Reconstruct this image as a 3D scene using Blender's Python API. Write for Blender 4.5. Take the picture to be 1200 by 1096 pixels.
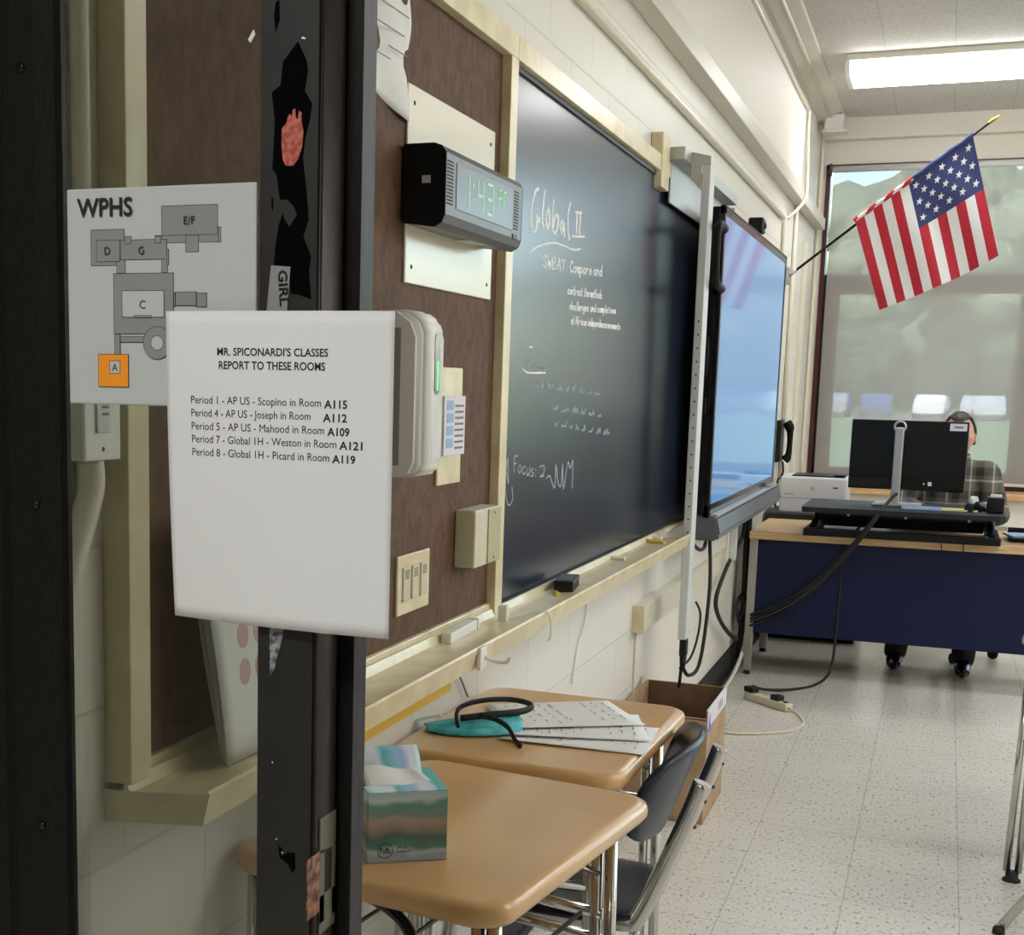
import bpy, bmesh, math, random
from mathutils import Vector, Matrix, noise

SC = bpy.context.scene
COL = SC.collection
for o in list(bpy.data.objects):
    bpy.data.objects.remove(o)
PI = math.pi
R = math.radians
random.seed(7)

# ------------------------------------------------------------------ camera
def make_camera():
    f, yaw, pitch, roll = 1580.0, -.3838865, -.1509293, -.0205788
    cy, sy, cp, sp = math.cos(yaw), math.sin(yaw), math.cos(pitch), math.sin(pitch)
    fwd = Vector((sy * cp, cy * cp, sp))
    right = Vector((cy, -sy, 0))
    down = fwd.cross(right)
    c, s = math.cos(roll), math.sin(roll)
    rt = c * right + s * down
    dn = -s * right + c * down
    cam = bpy.data.cameras.new('camera')
    cam.sensor_fit = 'HORIZONTAL'
    cam.sensor_width = 36
    cam.lens = f * 36 / 1200
    cam.shift_x = (600 - 461.278) / 1200
    cam.shift_y = (689.992 - 548) / 1200
    cam.clip_start = .05
    cam.clip_end = 600
    o = bpy.data.objects.new('camera', cam)
    COL.objects.link(o)
    m = Matrix((rt, -dn, -fwd)).transposed().to_4x4()
    m.translation = (0, 0, 1.42)
    o.matrix_world = m
    SC.camera = o
make_camera()

# ------------------------------------------------------------------ world, sun, exposure
W = bpy.data.worlds.new('sky')
SC.world = W
W.use_nodes = True
nt = W.node_tree
bg = nt.nodes['Background']
sky = nt.nodes.new('ShaderNodeTexSky')
sky.sky_type = 'NISHITA'
sky.sun_disc = False
sky.sun_elevation = R(48)
sky.sun_rotation = R(200)
sky.dust_density = 1.5
nt.links.new(sky.outputs[0], bg.inputs[0])
bg.inputs[1].default_value = .7
sun = bpy.data.lights.new('sun', 'SUN')
sun.energy = 4.0
sun.angle = R(1)
sun.color = (1, .95, .86)
so = bpy.data.objects.new('sun', sun)
so.rotation_euler = (R(42), 0, R(-12))
so.location = (0, -20, 40)
COL.objects.link(so)
SC.view_settings.view_transform = 'Standard'
SC.view_settings.look = 'None'
SC.view_settings.gamma = 1
SC.view_settings.use_curve_mapping = False
SC.view_settings.exposure = 1.08
CEIL_E = 7.0       # strength of the classroom ceiling lamps
HALL_W = 22.0       # watts of the corridor lamp

# ------------------------------------------------------------------ mesh helpers
class MB:
    def __init__(s):
        s.bm = bmesh.new()
        s.mi = 0
    def _tag(s, faces):
        for f in faces:
            f.material_index = s.mi
    def box(s, x0, x1, y0, y1, z0, z1, bev=0, seg=2, rot=None):
        x0, x1 = min(x0, x1), max(x0, x1); y0, y1 = min(y0, y1), max(y0, y1); z0, z1 = min(z0, z1), max(z0, z1)
        t = bmesh.new()
        r = bmesh.ops.create_cube(t, size=1)
        for v in r['verts']:
            v.co = Vector(((x0 + x1) / 2 + v.co.x * (x1 - x0), (y0 + y1) / 2 + v.co.y * (y1 - y0), (z0 + z1) / 2 + v.co.z * (z1 - z0)))
        if bev:
            bmesh.ops.bevel(t, geom=list(t.edges), offset=min(bev, .49 * min(x1 - x0, y1 - y0, z1 - z0)), segments=seg, profile=.5, affect='EDGES')
        if rot is not None:
            for v in t.verts: v.co = rot @ v.co
        s.merge(t)
        return s
    def merge(s, t):
        m = {}
        for v in t.verts: m[v] = s.bm.verts.new(v.co)
        for f in t.faces:
            try:
                n = s.bm.faces.new([m[v] for v in f.verts])
                n.material_index = s.mi
                n.smooth = f.smooth
            except ValueError:
                pass
        t.free()
    def tube(s, pts, r, seg=10, flat=1.0, closed=False, cap=True, smooth=True):
        pts = [Vector(p) for p in pts]
        n = len(pts)
        rr = r if isinstance(r, (list, tuple)) else [r] * n
        rings = []
        up = None
        for i, p in enumerate(pts):
            a = pts[(i - 1) % n] if (i or closed) else p
            b = pts[(i + 1) % n] if (i < n - 1 or closed) else p
            d = (b - a).normalized()
            if up is None:
                up = Vector((0, 0, 1)) if abs(d.z) < .9 else Vector((0, 1, 0))
            u = (up - d * up.dot(d))
            if u.length < 1e-6: u = d.orthogonal()
            u.normalize(); w = d.cross(u); up = u
            rings.append([s.bm.verts.new(p + rr[i] * (math.cos(2 * PI * k / seg) * u + flat * math.sin(2 * PI * k / seg) * w)) for k in range(seg)])
        m = n if closed else n - 1
        for i in range(m):
            A, B = rings[i], rings[(i + 1) % n]
            for k in range(seg):
                f = s.bm.faces.new((A[k], A[(k + 1) % seg], B[(k + 1) % seg], B[k]))
                f.smooth = smooth; f.material_index = s.mi
        if cap and not closed:
            for g in (rings[0][::-1], rings[-1]):
                f = s.bm.faces.new(g); f.material_index = s.mi
        return s
    def prism(s, pts, fn, d0, d1, smooth=False):
        """closed 2D outline extruded between d0 and d1; fn(a, b, d) -> xyz"""
        A = [s.bm.verts.new(fn(a, b, d0)) for a, b in pts]
        B = [s.bm.verts.new(fn(a, b, d1)) for a, b in pts]
        n = len(pts)
        fs = [s.bm.faces.new(A[::-1]), s.bm.faces.new(B)]
        for k in range(n):
            f = s.bm.faces.new((A[k], A[(k + 1) % n], B[(k + 1) % n], B[k])); f.smooth = smooth
            fs.append(f)
        s._tag(fs)
        return s
    def lathe(s, prof, fn=lambda x, y, z: (x, y, z), seg=20):
        rings = []
        for r, z in prof:
            rings.append([s.bm.verts.new(fn(r * math.cos(2 * PI * k / seg), r * math.sin(2 * PI * k / seg), z)) for k in range(seg)])
        for A, B in zip(rings, rings[1:]):
            for k in range(seg):
                f = s.bm.faces.new((A[k], A[(k + 1) % seg], B[(k + 1) % seg], B[k])); f.smooth = True; f.material_index = s.mi
        s._tag([s.bm.faces.new(rings[0][::-1]), s.bm.faces.new(rings[-1])])
        return s
    def grid(s, fn, nu, nv, mfn=None, smooth=True):
        V = [[s.bm.verts.new(fn(i / nu, j / nv)) for j in range(nv + 1)] for i in range(nu + 1)]
        for i in range(nu):
            for j in range(nv):
                f = s.bm.faces.new((V[i][j], V[i + 1][j], V[i + 1][j + 1], V[i][j + 1])); f.smooth = smooth
                f.material_index = mfn((i + .5) / nu, (j + .5) / nv) if mfn else s.mi
        return s
    def sphere(s, c, r, sub=2, sc=(1, 1, 1)):
        t = bmesh.new()
        bmesh.ops.create_icosphere(t, subdivisions=sub, radius=r)
        for v in t.verts: v.co = Vector((v.co.x * sc[0], v.co.y * sc[1], v.co.z * sc[2])) + Vector(c)
        for f in t.faces: f.smooth = True
        s.merge(t)
        return s

def obj(name, mb, m, parent=None, loc=(0, 0, 0), rot=(0, 0, 0), solid=0, sub=0, recalc=True):
    bm = mb.bm if isinstance(mb, MB) else mb
    if recalc: bmesh.ops.recalc_face_normals(bm, faces=bm.faces)
    me = bpy.data.meshes.new(name)
    bm.to_mesh(me); bm.free()
    return link(name, me, m, parent, loc, rot, solid, sub)

def link(name, me, m, parent=None, loc=(0, 0, 0), rot=(0, 0, 0), solid=0, sub=0):
    for k in (m if isinstance(m, (list, tuple)) else [m]): me.materials.append(k)
    o = bpy.data.objects.new(name, me)
    COL.objects.link(o)
    o.location = loc; o.rotation_euler = rot
    if parent: o.parent = parent
    if solid:
        md = o.modifiers.new('thickness', 'SOLIDIFY'); md.thickness = solid; md.offset = 0
    if sub:
        md = o.modifiers.new('smooth', 'SUBSURF'); md.levels = sub; md.render_levels = sub
    return o

def tag(o, label=None, cat=None, group=None, kind=None):
    if label: o['label'] = label
    if cat: o['category'] = cat
    if group: o['group'] = group
    if kind: o['kind'] = kind
    return o
def thing(name, label, cat, loc=(0, 0, 0), rz=0, group=None):
    o = bpy.data.objects.new(name, None)
    o.empty_display_size = .05
    COL.objects.link(o)
    o.location = loc; o.rotation_euler = (0, 0, rz)
    return tag(o, label, cat, group)
def struct(name, mb, m, label=None, **k):
    o = obj(name, mb, m, **k)
    o['kind'] = 'structure'
    if label: o['label'] = label
    return o
def copy_tree(o, parent=None):
    c = o.copy(); COL.objects.link(c)
    if parent: c.parent = parent
    for ch in list(o.children): copy_tree(ch, c)
    return c

def text_mesh(s, size=1.0, width=None, height=None, bold=0, align='LEFT', extrude=.00008):
    cu = bpy.data.curves.new('writing', 'FONT')
    cu.body = s; cu.size = size; cu.offset = bold; cu.align_x = align
    cu.resolution_u = 3
    o = bpy.data.objects.new('writing', cu); COL.objects.link(o)
    dg = bpy.context.evaluated_depsgraph_get(); dg.update()
    me = bpy.data.meshes.new_from_object(o.evaluated_get(dg))
    bpy.data.objects.remove(o)
    xs = [v.co.x for v in me.vertices]; ys = [v.co.y for v in me.vertices]
    kx = width / (max(xs) - min(xs)) if width else 1
    ky = height / max(ys) if height else kx
    x0 = min(xs) if align == 'LEFT' else 0
    for v in me.vertices: v.co = Vector(((v.co.x - x0) * kx, v.co.y * ky, 0))
    bm = bmesh.new(); bm.from_mesh(me)
    if extrude:
        r = bmesh.ops.extrude_face_region(bm, geom=list(bm.faces))
        for g in r['geom']:
            if isinstance(g, bmesh.types.BMVert): g.co.z += extrude
    bpy.data.meshes.remove(me)
    return bm
FRONT = (PI / 2, 0, 0)            # lettering read by somebody looking towards +y
SIDE = (PI / 2, 0, PI / 2)        # lettering on the left wall, read looking towards -x

def join_text(items, fn):
    """items: (bm, x, y) laid out on one sheet -> a single bmesh mapped by fn(x, y, z)"""
    out = bmesh.new()
    for bm, x, y in items:
        m = {v: out.verts.new(fn(v.co.x + x, v.co.y + y, v.co.z)) for v in bm.verts}
        for f in bm.faces:
            try: out.faces.new([m[v] for v in f.verts])
            except ValueError: pass
        bm.free()
    return out

# ------------------------------------------------------------------ materials
def mat(name, col, rough=.6, metal=0, spec=.5, coat=0, coat_rough=.1, emit=0, emit_col=None):
    m = bpy.data.materials.new(name); m.use_nodes = True
    b = m.node_tree.nodes['Principled BSDF']
    b.inputs['Base Color'].default_value = (*col, 1)
    b.inputs['Roughness'].default_value = rough
    b.inputs['Metallic'].default_value = metal
    b.inputs['Specular IOR Level'].default_value = spec
    b.inputs['Coat Weight'].default_value = coat
    b.inputs['Coat Roughness'].default_value = coat_rough
    if emit:
        b.inputs['Emission Color'].default_value = (*(emit_col or col), 1)
        b.inputs['Emission Strength'].default_value = emit
    return m
def N(m, t, **kw):
    n = m.node_tree.nodes.new(t)
    for k, v in kw.items():
        if k in n.inputs: n.inputs[k].default_value = v
        else: setattr(n, k, v)
    return n
def L(m, a, b): m.node_tree.links.new(a, b)
def B(m): return m.node_tree.nodes['Principled BSDF']
def ramp(m, stops):
    n = N(m, 'ShaderNodeValToRGB')
    e = n.color_ramp.elements
    while len(e) < len(stops): e.new(.5)
    for k, (p, c) in zip(e, stops):
        k.position = p; k.color = (*c, 1)
    return n
def speckle(m, c1, c2, scale, detail=3, lo=.4, hi=.6, bump=0, stretch=(1, 1, 1), dist=.002, rough=.5):
    """colour from noise between c1 and c2, optional bump"""
    tc = N(m, 'ShaderNodeTexCoord'); mp = N(m, 'ShaderNodeMapping'); mp.inputs['Scale'].default_value = stretch
    L(m, tc.outputs['Object'], mp.inputs[0])
    nz = N(m, 'ShaderNodeTexNoise', Scale=scale, Detail=detail, Roughness=rough); L(m, mp.outputs[0], nz.inputs['Vector'])
    rp = ramp(m, [(lo, c1), (hi, c2)]); L(m, nz.outputs[0], rp.inputs[0]); L(m, rp.outputs[0], B(m).inputs['Base Color'])
    if bump:
        bp = N(m, 'ShaderNodeBump', Strength=bump, Distance=dist); L(m, nz.outputs[0], bp.inputs['Height']); L(m, bp.outputs[0], B(m).inputs['Normal'])
    return m
def lin(*c):
    return tuple(((x / 255) / 12.92 if x / 255 <= .04045 else ((x / 255 + .055) / 1.055) ** 2.4) for x in c)

def block_wall(name, axis, col=(224, 220, 210), groove=True):
    m = mat(name, lin(*col), .45)
    tc = N(m, 'ShaderNodeTexCoord'); sx = N(m, 'ShaderNodeSeparateXYZ'); cx = N(m, 'ShaderNodeCombineXYZ')
    L(m, tc.outputs['Object'], sx.inputs[0])
    L(m, sx.outputs['Y' if axis == 'x' else 'X'], cx.inputs[0]); L(m, sx.outputs['Z'], cx.inputs[1])
    br = N(m, 'ShaderNodeTexBrick', offset=.5, squash=1.0)
    br.inputs['Scale'].default_value = 1; br.inputs['Brick Width'].default_value = .406; br.inputs['Row Height'].default_value = .203
    br.inputs['Mortar Size'].default_value = .004; br.inputs['Mortar Smooth'].default_value = .6
    br.inputs['Color1'].default_value = (*lin(*col), 1); br.inputs['Color2'].default_value = (*lin(*[c - 3 for c in col]), 1)
    br.inputs['Mortar'].default_value = (*lin(*[c - 14 for c in col]), 1)
    L(m, cx.outputs[0], br.inputs['Vector']); L(m, br.outputs['Color'], B(m).inputs['Base Color'])
    nz = N(m, 'ShaderNodeTexNoise', Scale=160, Detail=3); L(m, tc.outputs['Object'], nz.inputs['Vector'])
    mx = N(m, 'ShaderNodeMath', operation='MULTIPLY_ADD'); mx.inputs[1].default_value = -.8
    L(m, br.outputs['Fac'], mx.inputs[0]); L(m, nz.outputs[0], mx.inputs[2])
    mm = N(m, 'ShaderNodeMath', operation='MULTIPLY'); mm.inputs[1].default_value = .35
    L(m, nz.outputs[0], mm.inputs[0]); L(m, mm.outputs[0], mx.inputs[2])
    bp = N(m, 'ShaderNodeBump', Strength=.35, Distance=.004); L(m, mx.outputs[0], bp.inputs['Height']); L(m, bp.outputs[0], B(m).inputs['Normal'])
    return m

M = {}
M['wall_x'] = block_wall('painted_block_side', 'x')
M['wall_y'] = block_wall('painted_block_end', 'y')
M['cream'] = mat('cream_paint', lin(224, 219, 207), .6)
M['trim'] = speckle(mat('cream_enamel', lin(222, 210, 172), .3), lin(214, 200, 160), lin(228, 217, 182), 12, bump=.05)
M['trim_grey'] = mat('grey_cream_paint', lin(205, 200, 188), .45)
M['raceway'] = mat('ivory_raceway', lin(222, 216, 196), .35)
M['hall_wall'] = mat('hall_paint', lin(190, 182, 165), .6)
M['white_plastic'] = mat('white_plastic', lin(232, 231, 226), .3)
M['grey_plastic'] = mat('grey_plastic', lin(150, 148, 142), .4)
M['black_plastic'] = mat('black_plastic', lin(11, 11, 13), .4, spec=.35)
M['black'] = mat('matte_black', lin(8, 8, 9), .6, spec=.25)
M['black_gloss'] = mat('gloss_black', lin(12, 12, 14), .15)
M['black_rubber'] = mat('black_rubber', lin(24, 23, 23), .7)
M['chrome'] = mat('chrome', lin(200, 198, 194), .16, 1)
M['steel'] = mat('brushed_steel', lin(186, 184, 180), .35, 1)
M['silver'] = mat('silver_paint', lin(190, 190, 188), .35, .6)
M['paper'] = mat('white_paper', lin(228, 228, 226), .75)
M['ink'] = mat('black_ink', lin(14, 14, 16), .6)
M['ink_grey'] = mat('grey_ink', lin(120, 120, 122), .7)
M['chalk'] = speckle(mat('chalk', lin(225, 225, 220), .9), lin(225, 226, 226), lin(248, 248, 246), 300)
M['chalk_faint'] = mat('faint_chalk', lin(152, 163, 176), .9)
M['chalk_yellow'] = mat('yellow_chalk', lin(226, 208, 90), .9)
M['gold'] = mat('gilt', lin(190, 150, 70), .3, 1)
M['sign_grey'] = mat('sign_plate', lin(190, 193, 190), .45)
M['sign_dark'] = mat('sign_grey_print', lin(138, 139, 138), .5)
M['sign_line'] = mat('sign_black_print', lin(30, 30, 32), .5)
M['orange'] = mat('orange_print', lin(247, 150, 35), .5)
M['skin'] = speckle(mat('skin', lin(205, 160, 135), .5), lin(196, 148, 124), lin(212, 168, 144), 30)
M['hair'] = speckle(mat('dark_hair', lin(50, 42, 38), .5), lin(34, 28, 25), lin(66, 56, 50), 60, stretch=(4, 1, 4), bump=.4)
M['denim'] = speckle(mat('denim', lin(52, 62, 92), .8), lin(44, 52, 80), lin(60, 70, 100), 200)
M['maroon'] = mat('maroon_steel', lin(78, 26, 28), .4)
M['wood_sill'] = speckle(mat('sill_wood', lin(205, 168, 118), .4), lin(192, 152, 104), lin(214, 180, 130), 6, stretch=(1, 14, 14))
M['mustard'] = mat('yellow_enamel', lin(206, 166, 36), .5)
M['teal'] = speckle(mat('teal_fabric', lin(70, 178, 190), .7), lin(58, 160, 176), lin(96, 196, 204), 40)
M['pale_green'] = mat('pale_green_paper', lin(200, 224, 208), .7)
M['light_grey'] = mat('light_grey', lin(206, 208, 208), .4)
M['dark_metal'] = mat('dark_metal', lin(70, 70, 72), .4, .7)
M['tan_plastic'] = mat('beige_plastic', lin(206, 200, 176), .45)
M['green_led'] = mat('green_led', lin(60, 200, 90), .3, emit=.7, emit_col=lin(80, 230, 110))
M['yellow_paper'] = mat('yellow_paper', lin(232, 222, 150), .7)
M['blue_paper'] = mat('blue_paper', lin(150, 178, 215), .6)
M['label_white'] = mat('white_label', lin(218, 216, 224), .6)

# painted steel door frame: nearly black olive-brown, glossy with brush marks
def frame_paint():
    m = mat('dark_brown_frame_paint', lin(44, 39, 34), .42, spec=.16)
    speckle(m, lin(20, 19, 17), lin(28, 26, 23), 9, bump=.25, stretch=(60, 60, 6), dist=.0006)
    return m
M['frame'] = frame_paint()
M['bare_metal'] = mat('stripped_black', lin(5, 5, 6), .9, spec=.05)
M['frame_face'] = speckle(mat('worn_frame_face', lin(56, 53, 47), .5), lin(23, 22, 18), lin(30, 29, 24), 14)
def jamb_paint():
    m = mat('glossy_brown_jamb', lin(66, 50, 46), .4, spec=.16)
    return speckle(m, lin(38, 27, 24), lin(48, 36, 32), 70, detail=4, bump=.5, stretch=(1, 1, .35), dist=.0012)
M['jamb'] = jamb_paint()

def tackboard():
    m = mat('brown_tackboard', lin(82, 58, 42), .75)
    return speckle(m, lin(70, 46, 30), lin(106, 74, 50), 26, detail=8, lo=.36, hi=.64, bump=.3, stretch=(1, 1.6, 1), rough=.75)
M['tack'] = tackboard()

def slate():
    m = mat('slate_writing_surface', lin(34, 40, 54), .24, spec=.6)
    tc = N(m, 'ShaderNodeTexCoord')
    mp = N(m, 'ShaderNodeMapping'); mp.inputs['Scale'].default_value = (1, .8, 1.6); L(m, tc.outputs['Object'], mp.inputs[0])
    nz = N(m, 'ShaderNodeTexNoise', Scale=2.2, Detail=3, Roughness=.5, Distortion=.8); L(m, mp.outputs[0], nz.inputs['Vector'])
    rp = ramp(m, [(.3, lin(28, 34, 50)), (.75, lin(38, 46, 64))]); L(m, nz.outputs[0], rp.inputs[0]); L(m, rp.outputs[0], B(m).inputs['Base Color'])
    return m
M['slate'] = slate()

def floor_mat():
    m = mat('speckled_vinyl_tile', lin(214, 210, 202), .22, spec=.45)
    tc = N(m, 'ShaderNodeTexCoord')
    # chips
    mp = N(m, 'ShaderNodeMapping'); mp.inputs['Scale'].default_value = (1, .55, 1); L(m, tc.outputs['Object'], mp.inputs[0])
    n1 = N(m, 'ShaderNodeTexNoise', Scale=95, Detail=2, Roughness=.5); L(m, mp.outputs[0], n1.inputs['Vector'])
    r1 = ramp(m, [(.31, lin(156, 148, 136)), (.42, lin(214, 210, 201)), (.62, lin(214, 210, 201)), (.7, lin(226, 223, 216))]); L(m, n1.outputs[0], r1.inputs[0])
    # tile seams
    br = N(m, 'ShaderNodeTexBrick', offset=0, squash=1.0)
    br.inputs['Scale'].default_value = 1; br.inputs['Brick Width'].default_value = .3048; br.inputs['Row Height'].default_value = .3048
    br.inputs['Mortar Size'].default_value = .0014; br.inputs['Mortar Smooth'].default_value = .2
    br.inputs['Color1'].default_value = (1, 1, 1, 1); br.inputs['Color2'].default_value = (.96, .96, .96, 1); br.inputs['Mortar'].default_value = (.62, .6, .57, 1)
    m2 = N(m, 'ShaderNodeMapping'); m2.inputs['Location'].default_value = (.17, .1, 0); L(m, tc.outputs['Object'], m2.inputs[0]); L(m, m2.outputs[0], br.inputs['Vector'])
    mx = N(m, 'ShaderNodeMix', data_type='RGBA', blend_type='MULTIPLY'); mx.inputs['Factor'].default_value = 1
    L(m, r1.outputs[0], mx.inputs[6]); L(m, br.outputs['Color'], mx.inputs[7]); L(m, mx.outputs[2], B(m).inputs['Base Color'])
    return m
M['floor'] = floor_mat()

def ceiling_mat():
    m = mat('fissured_ceiling_tile', lin(205, 203, 196), .9)
    tc = N(m, 'ShaderNodeTexCoord')
    n1 = N(m, 'ShaderNodeTexNoise', Scale=120, Detail=3); L(m, tc.outputs['Object'], n1.inputs['Vector'])
    r1 = ramp(m, [(.34, lin(176, 173, 165)), (.46, lin(208, 206, 200))]); L(m, n1.outputs[0], r1.inputs[0])
    br = N(m, 'ShaderNodeTexBrick', offset=0, squash=1.0)
    br.inputs['Scale'].default_value = 1; br.inputs['Brick Width'].default_value = .35; br.inputs['Row Height'].default_value = .7
    br.inputs['Mortar Size'].default_value = .003; br.inputs['Mortar Smooth'].default_value = .2
    br.inputs['Color1'].default_value = (1, 1, 1, 1); br.inputs['Color2'].default_value = (.97, .97, .97, 1); br.inputs['Mortar'].default_value = (.8, .79, .77, 1)
    m2 = N(m, 'ShaderNodeMapping'); m2.inputs['Location'].default_value = (.455, .3, 0); L(m, tc.outputs['Object'], m2.inputs[0]); L(m, m2.outputs[0], br.inputs['Vector'])
    mx = N(m, 'ShaderNodeMix', data_type='RGBA', blend_type='MULTIPLY'); mx.inputs['Factor'].default_value = 1
    L(m, r1.outputs[0], mx.inputs[6]); L(m, br.outputs['Color'], mx.inputs[7]); L(m, mx.outputs[2], B(m).inputs['Base Color'])
    return m
M['ceiling'] = ceiling_mat()

def glass(name, tint=(.9, .92, .9)):
    m = bpy.data.materials.new(name); m.use_nodes = True
    t = m.node_tree; t.nodes.clear()
    out = t.nodes.new('ShaderNodeOutputMaterial'); mx = t.nodes.new('ShaderNodeMixShader')
    tr = t.nodes.new('ShaderNodeBsdfTransparent'); gl = t.nodes.new('ShaderNodeBsdfGlossy'); fr = t.nodes.new('ShaderNodeFresnel')
    tr.inputs[0].default_value = (*tint, 1); gl.inputs['Roughness'].default_value = .01; fr.inputs[0].default_value = 1.5
    t.links.new(fr.outputs[0], mx.inputs[0]); t.links.new(tr.outputs[0], mx.inputs[1]); t.links.new(gl.outputs[0], mx.inputs[2]); t.links.new(mx.outputs[0], out.inputs[0])
    return m
M['glass'] = glass('window_glass')
M['side_glass'] = glass('tinted_sidelight_glass', (.75, .76, .73))

def shade_fabric():
    m = bpy.data.materials.new('sheer_shade_fabric'); m.use_nodes = True
    t = m.node_tree; t.nodes.clear()
    out = t.nodes.new('ShaderNodeOutputMaterial'); mx = t.nodes.new('ShaderNodeMixShader'); m2 = t.nodes.new('ShaderNodeMixShader')
    tr = t.nodes.new('ShaderNodeBsdfTransparent'); df = t.nodes.new('ShaderNodeBsdfDiffuse'); tl = t.nodes.new('ShaderNodeBsdfTranslucent')
    tr.inputs[0].default_value = (1, 1, 1, 1)
    df.inputs[0].default_value = (*lin(190, 185, 178), 1); tl.inputs[0].default_value = (*lin(196, 192, 186), 1)
    m2.inputs[0].default_value = .3; mx.inputs[0].default_value = .63
    t.links.new(df.outputs[0], m2.inputs[1]); t.links.new(tl.outputs[0], m2.inputs[2])
    t.links.new(tr.outputs[0], mx.inputs[1]); t.links.new(m2.outputs[0], mx.inputs[2]); t.links.new(mx.outputs[0], out.inputs[0])
    return m
M['shade'] = shade_fabric()
# ------------------------------------------------------------------ the setting
WX = -.94            # inner face of the left wall
YD = 1.05            # corridor face of the door frame
YE = 10.04           # window wall
CZ = 3.263           # ceiling
XR = 6.2
struct('floor', MB().box(-3.2, XR + .2, -2.6, YE + .2, -.12, 0), M['floor'])
struct('wall_left', MB().box(WX - .2, WX, 1.19, YE + .2, 0, CZ), M['wall_x'])
struct('wall_right', MB().box(XR, XR + .2, 1.19, YE + .2, 0, CZ), M['wall_x'])
struct('ceiling', MB().box(WX - .2, XR + .2, 1.19, YE + .2, CZ, CZ + .15), M['ceiling'])
# door wall with its opening (sidelight + doorway)
XF0, XF1 = -.872, .55
w = MB()
w.box(-3.2, XF0, YD + .02, 1.19, 0, CZ + .15).box(XF1, XR + .2, YD + .02, 1.19, 0, CZ + .15).box(XF0, XF1, YD + .02, 1.19, 2.2, CZ + .15)
struct('wall_door', w, M['wall_y'])
# corridor shell behind the camera
struct('wall_hall_back', MB().box(-3.2, XR + .2, -2.8, -2.6, 0, 2.75), M['hall_wall'])
struct('wall_hall_left', MB().box(-3.4, -3.2, -2.8, YD + .02, 0, 2.75), M['hall_wall'])
struct('wall_hall_right', MB().box(XR, XR + .2, -2.6, YD + .02, 0, 2.75), M['hall_wall'])
struct('ceiling_hall', MB().box(-3.4, XR + .2, -2.8, YD + .02, 2.75, 2.9), M['hall_wall'])
# window wall: big openings from the sill up to the header
SILL = .78; HEAD = 2.97
w = MB()
w.box(WX, XR, YE, YE + .2, 0, SILL).box(WX, XR, YE, YE + .2, HEAD, CZ)
w.box(WX, -.895, YE, YE + .2, SILL, HEAD)
for x in (1.15, 3.2, 5.3): w.box(x - .06, x + .06, YE, YE + .2, SILL, HEAD)
w.box(6.1, XR, YE, YE + .2, SILL, HEAD)
struct('wall_window', w, M['cream'])
struct('trim_1', MB().box(WX, XR, YE - .09, YE, 3.125, CZ), M['cream'])          # header box over the windows
struct('baseboard_left', MB().box(WX, WX + .012, 1.2, YE, 0, .125, .003).box(WX, WX + .03, 1.2, YE, 0, .02, .008), M['black_rubber'])

# boxed ledge, panel and soffit high on the left wall
struct('trim_2', MB().box(WX, WX + .065, 1.19, 9.95, 2.525, 2.60, .004), M['trim_grey'])
w = MB()
w.box(WX, WX + .05, 1.19, 8.45, 2.60, 3.03, .003)
struct('trim_3', w, M['cream'])
w = MB().prism([(WX, 3.20), (WX + .03, 3.20), (WX + .15, CZ - .015), (WX + .155, CZ), (WX, CZ)], lambda a, b, d: (a, d, b), 1.19, YE - .09)
struct('trim_4', w, M['trim_grey'])
# ------------------------------------------------------------------ windows
def window(n, x0, x1, shade):
    root = thing('window_%d' % n, None, None); root['kind'] = 'structure'
    del_ = [k for k in ('label', 'category') if k in root]
    w = MB(); y0, y1 = YE + .03, YE + .09
    f = .03
    w.box(x0, x0 + f, y0 - .04, y1, SILL, HEAD).box(x1 - f, x1, y0 - .04, y1, SILL, HEAD).box(x0, x1, y0 - .04, y1, HEAD - .03, HEAD).box(x0, x1, y0, y1, SILL, SILL + f)
    obj('window_frame', w, M['maroon'], root)
    w = MB()
    tz0, tz1 = 2.10, 2.235
    w.box(x0 + f, x1 - f, y0 + .005, y1 - .005, tz0, tz1)
    # inset sash below the transom
    a, b = x0 + f, x1 - f
    w.box(a, a + .11, y0 + .005, y1 - .005, SILL + f, tz0).box(b - .11, b, y0 + .005, y1 - .005, SILL + f, tz0).box(a, b, y0 + .005, y1 - .005, SILL + f, SILL + f + .09)
    if n == 1:
        w.box(.40, .52, y0 + .005, y1 - .005, SILL + f, tz0)
    obj('sash', w, M['dark_metal'], root)
    obj('pane', MB().box(a, b, y0 + .04, y0 + .046, SILL + f, HEAD - f), M['glass'], root)
    return root
window(1, -.895, 1.09, True)
window(2, 1.21, 3.14, False)
window(3, 3.26, 5.24, False)
window(4, 5.36, 6.1, False)
# roller shade over the first window
t = thing('roller_shade', 'sheer grey roller shade drawn down over the window behind the desk', 'window shade', (.1, YE - .03, SILL))
obj('shade_cloth', MB().box(-.945, .98, -.001, .001, .05, HEAD - SILL - .02), M['shade'], t)
obj('roller_tube', MB().tube([(-.96, .0, HEAD - SILL - .035), (.99, .0, HEAD - SILL - .035)], .022, 14), M['light_grey'], t)
obj('hem_bar', MB().box(-.945, .98, -.006, .006, .035, .055, .003), M['light_grey'], t)
obj('bracket', MB().box(-.975, -.955, -.03, .03, HEAD - SILL - .075, HEAD - SILL, .003), M['dark_metal'], t)
# sill ledge over the radiator enclosure
t = thing('radiator_cabinet', 'cream radiator enclosure with vents under the wooden window ledge', 'radiator', (0, YE - .2, 0))
obj('ledge', MB().box(WX + .01, XR - .02, -.06, .199, .735, .78, .006), M['wood_sill'], t)
obj('casing', MB().box(WX + .02, XR - .04, 0, .199, .0, .735, .004), M['cream'], t)
for i in range(6):
    x = -.6 + i * .47
    for k in range(2): obj('vent', MB().box(x, x + .09, -.003, .002, .47 + k * .12, .56 + k * .12, .002), M['grey_plastic'], t)

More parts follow.
